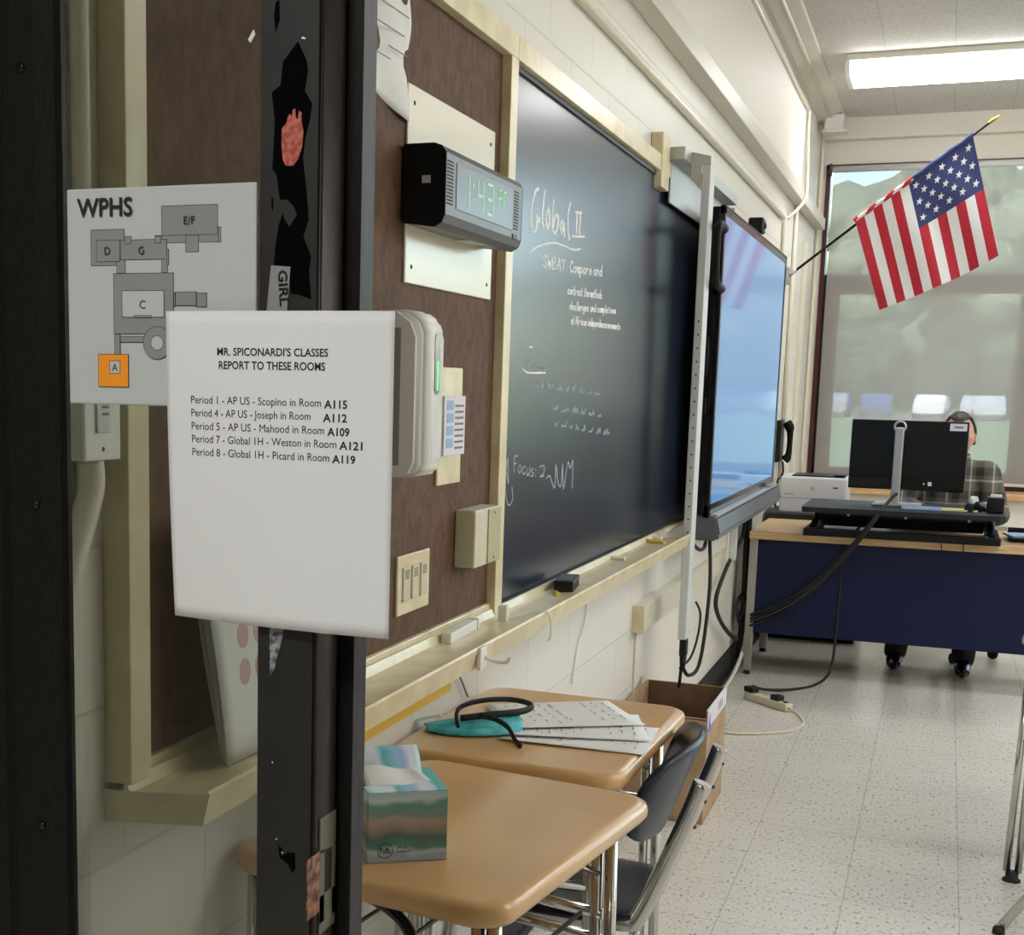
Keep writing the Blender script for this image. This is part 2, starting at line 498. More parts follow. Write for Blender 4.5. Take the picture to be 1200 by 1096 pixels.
# ------------------------------------------------------------------ ceiling lamps (their own light lives here)
M['diffuser'] = mat('lit_diffuser', lin(250, 250, 246), .5, emit=CEIL_E, emit_col=(1, .995, .985))
def lamp_proto():
    t = thing('ceiling_light', 'long fluorescent ceiling light near the window, lit', 'ceiling light', (0, 0, CZ))
    obj('housing', MB().box(-.64, .64, -.24, .24, -.035, 0, .004), M['cream'], t)
    pr = [(-.225, -.035), (-.215, -.085), (-.18, -.1), (.18, -.1), (.215, -.085), (.225, -.035)]
    obj('diffuser', MB().prism(pr, lambda a, b, d: (d, a, b), -.62, .62), M['diffuser'], t)
    for s in (-1, 1):
        obj('end_cap', MB().prism([(a * 1.03, b * 1.03) for a, b in pr], lambda a, b, d: (d, a, b), s * .62, s * .645), M['white_plastic'], t)
    return t
lp = lamp_proto()
spots = [(-.02, 8.36, None)]
lp.location = (-.02, 8.36, CZ)
lab = {(0, 5.9): 0}
for i, (x, y) in enumerate([(1.5, 5.7), (1.5, 3.2), (2.4, 8.36), (3.2, 5.7), (3.2, 3.2), (4.8, 8.36), (4.9, 5.7), (4.9, 3.2)]):
    c = copy_tree(lp); c.location = (x, y, CZ)
    c['label'] = 'fluorescent ceiling light further into the room, out of the picture'
    c['group'] = 'ceiling lights out of the picture'
# corridor lamp behind the camera
t = thing('corridor_light', 'flat corridor ceiling light behind the viewer', 'ceiling light', (-.5, -.7, 2.75))
obj('housing', MB().box(-.32, .32, -.32, .32, -.05, 0, .01), M['white_plastic'], t)
al = bpy.data.lights.new('corridor_lamp', 'AREA'); al.shape = 'SQUARE'; al.size = .6; al.energy = HALL_W; al.color = (.98, .99, 1)
ao = bpy.data.objects.new('corridor_lamp', al); COL.objects.link(ao); ao.location = (0, 0, -.06); ao.parent = t

# ------------------------------------------------------------------ door frame with sidelight
t = thing('door_frame', 'dark brown steel door frame with narrow sidelight and worn mullion', 'door frame', (0, YD, 0))
t['kind'] = 'structure'
for k in ('label', 'category'): del t[k]
t.name = 'door_1'
HT = 2.12
# mullion: flat corridor face, rabbet, stop; outline seen from above
def plan(pts, z0, z1): return MB().prism(pts, lambda a, b, d: (a, b, d), z0, z1)
obj('mullion_face', plan([(-.5535, 0), (-.5535, .02), (-.4995, .02), (-.4995, .0008), (-.5003, 0)], 0, HT), M['frame_face'], t)
obj('mullion', plan([(-.5535, .0201), (-.5535, .081), (-.4845, .081), (-.4845, .0535), (-.4985, .0535), (-.4985, .0201)], 0, HT), M['frame'], t)
obj('jamb_edge', plan([(-.4844, .0536), (-.4844, .081), (-.4832, .0815), (-.4832, .0536)], 0, HT), M['jamb'], t)
lin_ = MB().prism([(-.4984, .053)] + [(-.4984 + .0028 * math.sin(PI * k / 10), .0012 + .0518 * k / 10) for k in range(10)], lambda a, b, d: (a, b, d), 0, HT, smooth=True)
obj('rabbet_lining', lin_, M['jamb'], t)
# hinge-side jamb by the wall (left of the glass)
obj('side_jamb', plan([(-.90, -.006), (-.90, .02), (-.872, .02), (-.872, .14), (-.866, .14), (-.814, .07), (-.785, .0125), (-.781, .01), (-.781, 0), (-.82, 0), (-.826, -.006)], 0, HT), M['frame'], t)
obj('glazing_bead', plan([(-.781, -.004), (-.781, .0105), (-.757, .0105), (-.756, .003), (-.76, -.002)], 0, HT), M['frame'], t)
obj('head', MB().box(-.872, .55, 0, .135, HT, HT + .1), M['frame'], t)
obj('far_jamb', plan([(.55, 0), (.55, .135), (.485, .135), (.485, .054), (.5, .054), (.5, 0)], 0, HT), M['frame'], t)
obj('bottom_rail', MB().box(-.7549, -.5536, .01, .05, 0, .2), M['frame'], t)
obj('glass', MB().box(-.775, -.5536, .011, .017, .2, HT), M['side_glass'], t)
for z, x in ((1.695, -.797), (1.30, -.79), (.985, -.79)):
    obj('screw', MB().lathe([(.0045, 0), (.0045, .001), (.002, .002)], lambda a, b, c, z=z, x=x: (x + a, -.0005 - c, z + b), 10), M['black_gloss'], t)
# black patches where the paint has been pulled off, and a little filler
random.seed(3)
def blob(cx, cz, w, h, n=16, rag=.25):
    return [(cx + w * math.cos(2 * PI * k / n) * (1 + rag * (random.random() - .5)) , cz + h * math.sin(2 * PI * k / n) * (1 + rag * (random.random() - .5))) for k in range(n)]
def patch(name, pts, m, d=.0004):
    obj(name, MB().prism(pts, lambda a, b, q: (a, q, b), -d, 0), m, t)
patch('bare_patch', [(-.5192, 1.6978), (-.5112, 1.6823), (-.5096, 1.6739), (-.5126, 1.6585), (-.5056, 1.6473), (-.5077, 1.6343), (-.5115, 1.6212), (-.5136, 1.6045), (-.5105, 1.5821), (-.5084, 1.5635), (-.5077, 1.5542), (-.5126, 1.5411), (-.5052, 1.5244), (-.5069, 1.5113), (-.5046, 1.489), (-.5158, 1.4927), (-.524, 1.494), (-.5250, 1.51), (-.5401, 1.5151), (-.539, 1.5318), (-.5358, 1.5504), (-.5316, 1.5616), (-.5358, 1.5765), (-.5379, 1.5914), (-.5422, 1.597), (-.5411, 1.6138), (-.5401, 1.6361), (-.5432, 1.6585), (-.5348, 1.6641), (-.5329, 1.6823)], M['bare_metal'])
patch('bare_patch', [(-.5399, 1.7302), (-.5367, 1.7316), (-.5361, 1.7161), (-.5399, 1.7062), (-.5415, 1.7189)], M['bare_metal'])
patch('bare_patch', [(-.5425, 1.575), (-.5410, 1.572), (-.5412, 1.562), (-.5428, 1.565)], M['bare_metal'])
patch('paint_remnant', [(-.5375, 1.5705), (-.528, 1.5715), (-.5215, 1.5655), (-.5185, 1.5585), (-.5255, 1.549), (-.5305, 1.556), (-.532, 1.564)], M['frame_face'], .0006)
patch('bare_patch', [(-.5325, 1.0092), (-.5310, 1.0031), (-.5275, 1.0021), (-.5286, .9945), (-.5218, .9991), (-.5150, .9996), (-.5140, .9850), (-.5173, .9800), (-.5218, .9881), (-.5300, .9930)], M['bare_metal'])
obj('tape_scrap', MB().prism([(-.566, 1.713), (-.5645, 1.709), (-.569, 1.7025), (-.5715, 1.705)], lambda a, b, q: (a, q, b), .0100, .0108), M['paper'], t)
patch('white_chip', [(-.515, 1.7012), (-.5118, 1.6998), (-.5128, 1.6989), (-.516, 1.6995)], M['paper'], .0006)
for x, z in ((-.538, 1.081), (-.5275, .998), (-.5335, 1.01)): patch('white_chip', blob(x, z, .0006, .0008, 10), M['paper'], .0006)
# strike plate in the rabbet
s = thing('strike_plate', None, None); s.parent = t
st = MB()
st.box(-.4967, -.4952, .012, .046, .955 - .055 + .02, .955 - .018 + .02, .0005).box(-.4967, -.4952, .012, .046, .955 + .022 + .02, .955 + .055 + .02, .0005)
st.box(-.4967, -.4952, .012, .022, .93, 1.0, .0005).box(-.4967, -.4952, .038, .046, .93, 1.0, .0005)
bpy.data.objects.remove(s)
s = obj('strike_plate', st, mat('dull_brass', lin(104, 102, 84), .45, .5), t)
M['rust'] = speckle(mat('rusty_steel', lin(110, 66, 44), .5, .6), lin(80, 44, 30), lin(160, 110, 80), 120)
obj('strike_lip', MB().box(-.4967, -.4952, -.014, .012, .943, 1.0, .0006), M['rust'], s)
obj('strike_opening', MB().box(-.4967, -.4958, .022, .038, .938, .992), M['black'], s)

# notice of letters on a label and hand print, both stuck on the mullion
t = thing('sticker', 'small torn grey sticker with black letters on the dark mullion', 'sticker', (-.535, YD, 1.499))
obj('label_sheet', MB().prism([(-.0075, .0185), (.011, .017), (.0072, -.03), (-.0125, -.03)], lambda a, b, d: (a, d, b), -.0009, -.0005), M['sign_dark'], t)
obj('lettering', text_mesh('GIRL', width=.03, height=.0085, bold=.03), M['ink'], t, (-.0005, -.001, .014), (PI / 2, R(86), 0))
hp = MB()
out = [(-.0085, -.018), (-.006, -.023), (.001, -.0235), (.006, -.018), (.0095, -.008), (.0105, .004), (.0085, .012), (.0088, .019), (.0062, .0205), (.0052, .014), (.0035, .0145), (.0028, .0225), (.0002, .0215), (-.0002, .016), (-.0025, .0185), (-.0042, .0155), (-.0048, .012), (-.0095, .007), (-.0098, -.005)]
hp.prism(out, lambda a, b, d: (a, d, b), -.001, -.0006)
t2 = thing('hand_print', 'small red hand print stuck on the peeling dark mullion', 'sticker', (-.5235, YD, 1.622))
M['red_print'] = speckle(mat('red_print', lin(176, 84, 66), .6), lin(158, 66, 52), lin(192, 106, 88), 200)
obj('print', hp, M['red_print'], t2)
t = thing('torn_sticker', 'torn strip of shiny sticker hanging below the notice on the mullion', 'sticker', (-.535, YD, 1.19))
obj('strip', MB().prism([(-.007, .045), (.009, .045), (.007, .01), (-.001, -.022), (-.006, -.03)], lambda a, b, d: (a, d, b), -.0009, -.0005), speckle(mat('marbled_sticker', lin(110, 110, 112), .3), lin(70, 70, 74), lin(165, 165, 168), 160), t)

# ------------------------------------------------------------------ campus map plate
t = thing('building_map_sign', 'grey building map plate headed WPHS over the sidelight glass', 'sign', (-.746, YD - .004, 1.396))
obj('plate', MB().box(0, .192, -.002, .0015, 0, .19, .0016), M['sign_grey'], t)
def rect(mb, x0, z0, x1, z1, d): mb.box(x0 / 1000, x1 / 1000, -.0021 - d, -.0019, .19 + z1 / 1000, .19 + z0 / 1000)
def outlined(name, rs, fill, d0=0, line=.5):
    a, b = MB(), MB()
    for i, (x0, z0, x1, z1) in enumerate(rs):
        rect(a, x0, z0, x1, z1, d0 + i * .00004)
        rect(b, x0 + line, z0 - line, x1 - line, z1 + line, d0 + i * .00004 + .00002)
    obj(name + '_outline', a, M['sign_line'], t); obj(name, b, fill, t)
outlined('map_block', [(92, -42, 158, -49), (155, -36, 158.1, -49), (98.7, -17.1, 155, -42.6), (122.9, -42.3, 136.2, -56.9), (25.4, -35.7, 61, -67.4), (52.4, -62, 61.8, -74.2), (98.7, -62, 105, -74.2), (56.7, -45.1, 104.4, -62.7), (104, -53.9, 106.4, -67.5), (61, -42.2, 68.1, -49), (92.2, -42.5, 98.7, -48.8), (31.4, -44.9, 56.1, -64), (49, -74, 111, -127.2), (111, -90.9, 112.9, -103.3), (134, -91.5, 144.2, -103.7), (112.9, -90.4, 134, -102.6), (49.6, -127, 55.8, -146), (55.8, -129, 84, -134.5)], M['sign_dark'])
ring = MB()
def circ(mb, cx, cz, r, d, n=24): mb.prism([(cx + r * math.cos(2 * PI * k / n), cz + r * math.sin(2 * PI * k / n)) for k in range(n)], lambda a, b, q: (a / 1000, q, .19 + b / 1000), -.0021 - d, -.0019)
for r, d, k in ((14.6, .0008, 'sign_line'), (14.1, .00084, 'sign_dark'), (6.6, .00088, 'sign_line'), (6.1, .00092, 'sign_grey')):
    r_ = MB(); circ(r_, 94.2, -134.7, r, d); obj('map_ring', r_, M[k], t)
outlined('map_court', [(58.1, -89.1, 101.6, -112.5)], M['sign_grey'], .0009)
outlined('map_step', [(70.3, -110.6, 88.5, -113)], M['sign_dark'], .001)
outlined('map_highlight', [(32.3, -144.9, 64.4, -174.2)], M['orange'], .0009)
outlined('map_marker', [(44.5, -150.7, 55.8, -162.3)], M['sign_grey'], .0011)
tx = [(text_mesh('WPHS', width=.058, height=.0158, bold=.02), .012, .19 - .0243)]
for s_, cx, cz, h in (('E/F', 127.2, -33.2, 7), ('D', 43.6, -57.8, 7), ('G', 78.9, -58, 7), ('C', 79.7, -104.8, 7.4), ('A', 50.2, -160, 7)):
    b_ = text_mesh(s_, size=h / 1000 / .73, align='CENTER'); tx.append((b_, cx / 1000, .19 + cz / 1000))
for q in tx: obj('lettering', join_text([q], lambda x, y, z: (x, -.0034 - z, y)), M['sign_line'], t)

# ------------------------------------------------------------------ class notice taped over the mullion
t = thing('class_notice', 'white sheet listing class room changes taped over the dark mullion', 'notice', (-.53, YD - .014, 1.343))
def notice(u, v):       # u 0..1 left to right, v 0..1 bottom to top, local to the sheet centre
    x = -.108 + .2158 * u - .002 * (1 - v) * (1 - u)
    z = -.1365 + .272 * v
    y = .016 * (1 - u) * (1 - v) ** 1.6 - .004 * math.sin(PI * u) - .003 * (1 - v) * math.sin(PI * u) - .0015 * max(0, 1 - abs(u - .72) / .06)
    return (x, y, z)
obj('sheet', MB().grid(notice, 40, 24), M['paper'], t, solid=.00025)
rows = []
def line(s_, x0, x1, z, h, bold=0): rows.append((text_mesh(s_, width=x1 - x0, height=h, bold=bold, extrude=0), x0 + .53, z - 1.343))
line("MR. SPICONARDI'S CLASSES", -.5855, -.4795, 1.4410, .0068, .018)
line('REPORT TO THESE ROOMS', -.584, -.482, 1.4295, .0068, .018)
for a, b, x1, r0, r1, z in (('Period 1 - AP US - Scopino in Room', 'A115', -.4855, -.4825, -.4625, 1.3995), ('Period 4 - AP US - Joseph in Room', 'A112', -.4955, -.4835, -.4625, 1.3882), ('Period 5 - AP US - Mahood in Room', 'A109', -.4825, -.4795, -.4602, 1.3767), ('Period 7 - Global 1H - Weston in Room', 'A121', -.4715, -.4692, -.4483, 1.3655), ('Period 8 - Global 1H - Picard in Room', 'A119', -.4775, -.4752, -.4545, 1.354)):
    line(a, -.613, x1, z, .0066); line(b, r0, r1, z - .001, .0068, .022)
def on_notice(x, y, z):
    u = (x + .108) / .2158; v = (y + .1365) / .272
    return (x, notice(u, v)[1] - .0004, y)
for q in rows: obj('printed_line', join_text([q], on_notice), M['ink'], t)
# ------------------------------------------------------------------ left wall: tackboard, chalkboard, tray
t = thing('tackboard', 'dark brown tackboard panel between the door and the chalkboard', 'tackboard', (WX, 2.1, .92))
obj('panel', MB().box(0, .015, -.66, .75, -.01, 1.2), M['tack'], t)
obj('left_rail', MB().box(0, .038, -.722, -.675, .0, 1.24, .002), M['trim'], t)
obj('bottom_rail', MB().box(.001, .024, -.675, .745, -.012, .018, .002), M['trim'], t)
obj('top_rail', MB().box(0, .036, -.722, .79, 1.19, 1.24, .002), M['trim'], t)

t = thing('chalkboard', 'long black chalkboard with handwriting in white chalk', 'chalkboard', (WX, 2.9, .92))
board = obj('writing_surface', MB().box(0, .016, -.02, 2.53, -.005, 1.2), M['slate'], t)
obj('left_rail', MB().box(0, .036, -.055, -.005, -.012, 1.19, .002), M['trim'], t)
obj('top_rail', MB().box(0, .036, -.009, 1.77, 1.19, 1.24, .002), M['trim'], t)
obj('top_rail', MB().box(0, .030, 1.77, 2.56, 1.19, 1.235, .002), M['cream'], t)
obj('right_rail', MB().box(0, .03, 2.53, 2.56, -.01, 1.19, .002), M['dark_metal'], t)
obj('bottom_rail', MB().box(.001, .026, -.004, 2.53, -.015, .0, .002), M['trim'], t)
obj('rail_shade_strip', MB().box(.002, .022, -.004, 2.53, 1.178, 1.19), M['dark_metal'], t)  # dark strip put in for the shade under the top rail

# --- handwriting: chalk strokes drawn with a small single-line alphabet
GL = {
 'a': [[(.8, .85), (.45, 1), (.1, .6), (.15, .1), (.5, .05), (.8, .6), (.8, .9), (.8, .1), (.95, 0)]],
 'b': [[(.1, 2), (.1, 0), (.2, .7), (.6, .95), (.85, .5), (.6, .05), (.15, .1)]],
 'c': [[(.8, .85), (.45, 1), (.1, .5), (.4, 0), (.85, .15)]],
 'd': [[(.8, .85), (.45, 1), (.1, .5), (.4, 0), (.8, .4), (.85, 2), (.85, 0)]],
 'e': [[(.1, .5), (.8, .55), (.6, 1), (.25, .9), (.1, .4), (.4, 0), (.85, .15)]],
 'f': [[(.75, 1.9), (.45, 1.9), (.35, 1.4), (.35, -.3)], [(.1, .9), (.7, .95)]],
 'g': [[(.8, .85), (.45, 1), (.1, .6), (.4, .1), (.8, .6), (.8, .9), (.8, -.6), (.4, -.85), (.1, -.6)]],
 'h': [[(.1, 2), (.1, 0), (.2, .7), (.55, 1), (.8, .7), (.8, 0)]],
 'i': [[(.3, 1), (.3, 0)], [(.3, 1.4), (.32, 1.5)]],
 'l': [[(.3, 2), (.3, .1), (.45, 0)]],
 'm': [[(.05, 1), (.05, 0), (.15, .8), (.35, 1), (.45, .8), (.45, 0), (.55, .8), (.75, 1), (.88, .8), (.9, 0)]],
 'n': [[(.1, 1), (.1, 0), (.2, .7), (.55, 1), (.8, .7), (.85, 0)]],
 'o': [[(.5, 1), (.15, .7), (.15, .25), (.5, 0), (.85, .3), (.8, .75), (.5, 1)]],
 'p': [[(.1, 1), (.1, -.8), (.1, .6), (.5, 1), (.85, .6), (.5, .05), (.15, .2)]],
 'r': [[(.15, 1), (.15, 0), (.25, .7), (.7, .95)]],
 's': [[(.8, .85), (.4, 1), (.2, .75), (.7, .35), (.6, .02), (.1, .1)]],
 't': [[(.4, 1.7), (.4, .1), (.7, .05)], [(.1, 1), (.75, 1.05)]],
 'u': [[(.1, 1), (.15, .2), (.45, 0), (.75, .4), (.8, 1), (.8, 0)]],
 'v': [[(.1, 1), (.4, 0), (.8, 1)]],
 'k': [[(.1, 2), (.1, 0)], [(.7, 1), (.15, .45), (.75, 0)]],
 'S': [[(.8, 1.7), (.45, 2), (.1, 1.5), (.75, .7), (.6, .05), (.05, .2)]],
 'W': [[(0, 1.7), (.2, 0), (.45, 1.2), (.7, 0), (.95, 1.8)]],
 'B': [[(.1, 1.9), (.1, 0), (.7, .2), (.6, .9), (.15, 1), (.65, 1.3), (.6, 1.85), (.1, 1.9)]],
 'A': [[(.05, 0), (.45, 1.9), (.85, 0)], [(.2, .75), (.75, .75)]],
 'T': [[(.45, 1.8), (.45, 0)], [(0, 1.8), (.95, 1.85)]],
 'C': [[(.85, 1.6), (.5, 2), (.1, 1.2), (.2, .2), (.6, 0), (.9, .3)]],
 'E': [[(.8, 1.8), (.15, 1.8), (.15, 0), (.8, 0)], [(.15, .95), (.65, .95)]],
 'x': [[(.1, 1), (.75, 0)], [(.75, 1), (.1, 0)]],
 'F': [[(.15, 0), (.15, 1.8), (.95, 1.9)], [(.15, 1), (.7, 1)]],
 ':': [[(.3, .9), (.32, 1)], [(.3, .1), (.32, .2)]],
 ',': [[(.3, .1), (.2, -.3)]],
 '2': [[(.1, 1.4), (.45, 1.8), (.75, 1.3), (.1, 0), (.85, .05)]],
}
def smooth(p, n=3):
    if len(p) < 3: return [Vector(q) for q in p]
    out = []
    q = [Vector(a) for a in p]
    for i in range(len(q) - 1):
        a, b, c, d = q[max(i - 1, 0)], q[i], q[i + 1], q[min(i + 2, len(q) - 1)]
        for k in range(n):
            s = k / n
            out.append(.5 * (2 * b + (c - a) * s + (2 * a - 5 * b + 4 * c - d) * s * s + (3 * b - a - 3 * c + d) * s ** 3))
    out.append(q[-1])
    return out
BX = .0162
def stroke(mb, pts, w=.006, n=4):
    """flat chalk line on the board; pts are (y, z) relative to the board corner"""
    p = smooth([(a, b) for a, b in pts], n)
    for i in range(len(p) - 1):
        d = p[i + 1] - p[i]
        if d.length < 1e-6: continue
        e = d.normalized() * w * .3
        nrm = Vector((-d.y, d.x)).normalized() * w / 2 * (.85 + (1.2 if w > .006 else .75) * abs(d.y) / d.length)
        q = [p[i] - e + nrm, p[i] - e - nrm, p[i + 1] + e - nrm, p[i + 1] + e + nrm]
        x = BX + random.random() * .0003
        f = mb.bm.faces.new([mb.bm.verts.new((x, k.x, k.y)) for k in q])
def write(mb, s_, y0, y1, z0, z1, h, w=.005, jit=.08):
    """one line of handwriting from (y0, z0) to (y1, z1), x-height h"""
    adv = sum(.55 if c in ' :,il' else 1.05 for c in s_)
    sx = (y1 - y0) / adv
    x = 0
    for c in s_:
        a = .55 if c in ' :,il' else 1.05
        for st in GL.get(c, []):
            stroke(mb, [(y0 - oy + (x + px * .95 + (random.random() - .5) * jit) * sx, z0 - oz + (z1 - z0) * (x / adv) + (pz + (random.random() - .5) * jit) * h) for px, pz in st], w)
        x += a
oy, oz = 2.9, .92
def rel(*ps): return [(a - oy, b - oz) for a, b in ps]
c = MB()
# big heading: Global II and its wavy underline
for q in ([(3.143, 1.878), (3.121, 1.871), (3.097, 1.846), (3.088, 1.813), (3.094, 1.787), (3.115, 1.777), (3.132, 1.786), (3.139, 1.804), (3.128, 1.815), (3.157, 1.808), (3.13, 1.802)], [(3.194, 1.879), (3.184, 1.849), (3.179, 1.814), (3.196, 1.793)], [(3.227, 1.845), (3.212, 1.817), (3.224, 1.798), (3.241, 1.811), (3.238, 1.833), (3.227, 1.845)], [(3.272, 1.868), (3.267, 1.834), (3.272, 1.799), (3.288, 1.831), (3.317, 1.837), (3.316, 1.809), (3.293, 1.793), (3.273, 1.796)], [(3.364, 1.83), (3.345, 1.822), (3.348, 1.802), (3.363, 1.803), (3.37, 1.825), (3.385, 1.795)], [(3.43, 1.882), (3.413, 1.852), (3.414, 1.814), (3.433, 1.791)]):
    stroke(c, rel(*q), .0065)
for q in ([(3.498, 1.866), (3.500, 1.816)], [(3.533, 1.87), (3.530, 1.818)]): stroke(c, rel(*q), .0075)
stroke(c, rel((3.48, 1.865), (3.548, 1.872)), .006); stroke(c, rel((3.457, 1.802), (3.586, 1.815)), .006)
obj('chalk_heading', c, M['chalk'], t)
c = MB(); stroke(c, rel((3.09, 1.726), (3.129, 1.741), (3.21, 1.758), (3.306, 1.77), (3.389, 1.771), (3.453, 1.77), (3.497, 1.772), (3.55, 1.78)), .005)
obj('chalk_underline', c, M['chalk'], t)
for a_ in (('SWBAT:', 3.20, 3.43, 1.705, 1.712, .014, .0045), ('Compare and', 3.45, 3.80, 1.714, 1.731, .014, .0045), ('contrast the methods', 3.435, 3.81, 1.657, 1.669, .011, .0042), ('challenges and completions', 3.458, 3.99, 1.619, 1.637, .010, .0042), ('of African independence movements', 3.48, 4.056, 1.584, 1.594, .010, .004)):
    c = MB(); write(c, *a_); obj('chalk_writing', c, M['chalk'], t)
c = MB(); write(c, 'Exam', 3.092, 3.24, 1.464, 1.460, .010, .004); obj('chalk_writing', c, M['chalk_faint'], t)
c = MB(); stroke(c, rel((3.065, 1.459), (3.09, 1.454), (3.129, 1.452), (3.255, 1.454)), .005); obj('chalk_underline', c, M['chalk'], t)
c = MB(); stroke(c, rel((3.11, 1.512), (3.135, 1.512)), .004); obj('chalk_dash', c, M['chalk'], t)
c = MB(); stroke(c, rel((2.968, 1.257), (2.957, 1.242), (2.979, 1.198), (2.969, 1.254), (2.956, 1.192), (2.975, 1.155), (2.994, 1.147), (3.017, 1.16), (3.007, 1.188)), .0035); obj('chalk_squiggle', c, M['chalk_faint'], t)
# three rubbed lines too faint to read: wavering strokes only
for y0, y1, z0, z1 in ((3.18, 3.84, 1.418, 1.400), (3.34, 3.87, 1.362, 1.336), (3.36, 3.94, 1.322, 1.282)):
    c = MB(); y = y0
    while y < y1:
        n = random.randint(4, 9)
        zz = z0 + (z1 - z0) * (y - y0) / (y1 - y0)
        stroke(c, [(y + k * .010 - oy, zz + (random.random() * .016 if k % 2 else 0) - oz) for k in range(n)], .0045, 3)
        y += n * .010 + .025
    obj('rubbed_chalk', c, M['chalk_faint'], t)
c = MB(); write(c, 'Focus:', 3.015, 3.21, 1.222, 1.197, .019, .004)
stroke(c, rel((3.237, 1.223), (3.272, 1.225), (3.275, 1.206), (3.24, 1.199), (3.276, 1.199)), .004)
obj('chalk_writing', c, M['chalk_faint'], t)
c = MB(); stroke(c, rel((3.3, 1.192), (3.332, 1.196), (3.359, 1.175), (3.385, 1.165), (3.385, 1.222), (3.417, 1.172), (3.444, 1.166), (3.453, 1.219), (3.471, 1.155), (3.504, 1.221), (3.533, 1.206), (3.558, 1.223), (3.56, 1.151)), .005)
obj('chalk_squiggle', c, M['chalk_faint'], t)

t = thing('chalk_tray', 'cream chalk tray running under the tackboard and chalkboard', 'chalk tray', (WX, 1.378, .92))
prof = [(0, -.05), (.14, -.036), (.150, .004), (.146, .007), (.138, .002), (.132, -.006), (.05, -.012), (.036, -.01), (.03, .006), (.0265, .006), (.0265, -.013), (0, -.013)]
obj('rail', MB().prism(prof, lambda a, b, d: (a, d, b), 0, 3.315), M['trim'], t)
obj('end_plate', MB().prism([(.001, -.05), (.141, -.036), (.151, .005), (.02, -.008), (.0, -.008)], lambda a, b, d: (a, d, b), -.003, 0), M['trim'], t)
obj('hanger_slot', MB().box(.02, .12, .02, 3.25, -.046, -.0425), M['trim_grey'], t)

def box_thing(name, label, cat, x0, x1, y0, y1, z0, z1, m, bev=.002, group=None, rz=0):
    o = obj(name, MB().box(-(x1 - x0) / 2, (x1 - x0) / 2, -(y1 - y0) / 2, (y1 - y0) / 2, 0, z1 - z0, bev), m, loc=((x0 + x1) / 2, (y0 + y1) / 2, z0), rot=(0, 0, rz))
    return tag(o, label, cat, group)
TZ = .9085   # resting height inside the tray
def eraser():
    t = thing('chalk_eraser', 'black felt chalkboard eraser lying in the chalk tray', 'eraser', (-.868, 3.33, TZ - .001), R(8))
    obj('felt', MB().box(-.024, .024, -.07, .07, 0, .022, .003), M['black_rubber'], t)
    obj('back', MB().box(-.025, .025, -.071, .071, .022, .032, .003), M['black_plastic'], t)
    obj('stripe', MB().box(-.017, .017, -.055, .055, .032, .0326), M['dark_metal'], t)
eraser()
def chalk(label, x, y, rz, m, ln=.06, grp=None):
    o = obj('chalk_stick', MB().lathe([(.0052, 0), (.006, .002), (.006, ln * .6), (.0055, ln)], lambda a, b, c: (a, c, b + .006), 12), m, loc=(x, y, TZ), rot=(0, 0, rz))
    tag(o, label, 'chalk', grp)
chalk('yellow chalk stub beside the near end of the black eraser', -.855, 3.20, R(30), M['chalk_yellow'], .03)
chalk('white chalk stick lying in the middle of the chalk tray', -.86, 3.98, R(75), M['chalk'], .07)
chalk('yellow chalk stick at the far end of the chalk tray', -.835, 4.46, R(55), M['chalk_yellow'], .09)
chalk('small white chalk piece above the yellow stick at the tray end', -.872, 4.60, R(70), M['chalk'], .05)

# white stick device with a short cord, and white clip with cable
t = thing('cable_raceway_stub', 'white square cable cover lying in the near end of the chalk tray', 'cable cover', (-.895, 2.60, TZ), R(2))
obj('cover', MB().box(-.011, .011, -.11, .085, 0, .022, .002), M['white_plastic'], t)
obj('cover_joint', MB().box(-.0115, .0115, .07, .076, .0005, .0225, .001), M['grey_plastic'], t)
t = thing('wall_cable', 'thin white cable drooping over the front of the chalk tray', 'cable', (-.87, 2.80, TZ))
obj('plug', MB().box(-.01, .01, -.008, .012, 0, .035, .002), M['white_plastic'], t)
obj('cord', MB().tube(smooth([(.004, .0, .006), (.04, .03, .012), (.078, .05, .022), (.09, .06, .004), (.0905, .07, -.03), (.083, .08, -.05)], 4), .0022, 6), M['white_plastic'], t)
t = thing('wall_hook', 'white clip hook stuck to the front of the chalk tray', 'hook', (-.786, 2.41, .905))
obj('pad', MB().box(-.006, .002, -.02, .02, -.022, .022, .002), M['white_plastic'], t)
obj('hook_arm', MB().tube(smooth([(.002, .005, .0), (.02, .012, -.006), (.04, .02, -.008), (.046, .024, .0)], 4), .004, 8), M['white_plastic'], t)
o = obj('yardstick', MB().box(-.0015, .0015, -.31, .31, -.011, .011, .0005), M['mustard'], loc=(-.826, 2.03, .862))
tag(o, 'yellow yardstick fixed along the underside of the chalk tray', 'yardstick')
o = obj('cable', MB().tube(smooth([(0, 0, 0), (.002, .04, -.06), (.002, .02, -.13), (.002, -.05, -.18), (.002, -.09, -.28)], 5), .003, 6), M['white_plastic'], loc=(WX + .004, 3.78, .86))
tag(o, 'thin white cord hanging on the block wall below the chalk tray', 'cable')
o = obj('cable', MB().tube(smooth([(0, 0, 0), (.002, .02, -.05), (.003, .06, -.09), (.003, .1, -.13)], 5), .0025, 6), M['grey_plastic'], loc=(WX + .004, 2.66, .87))
tag(o, 'short grey cord poking out under the near chalk tray', 'cable')

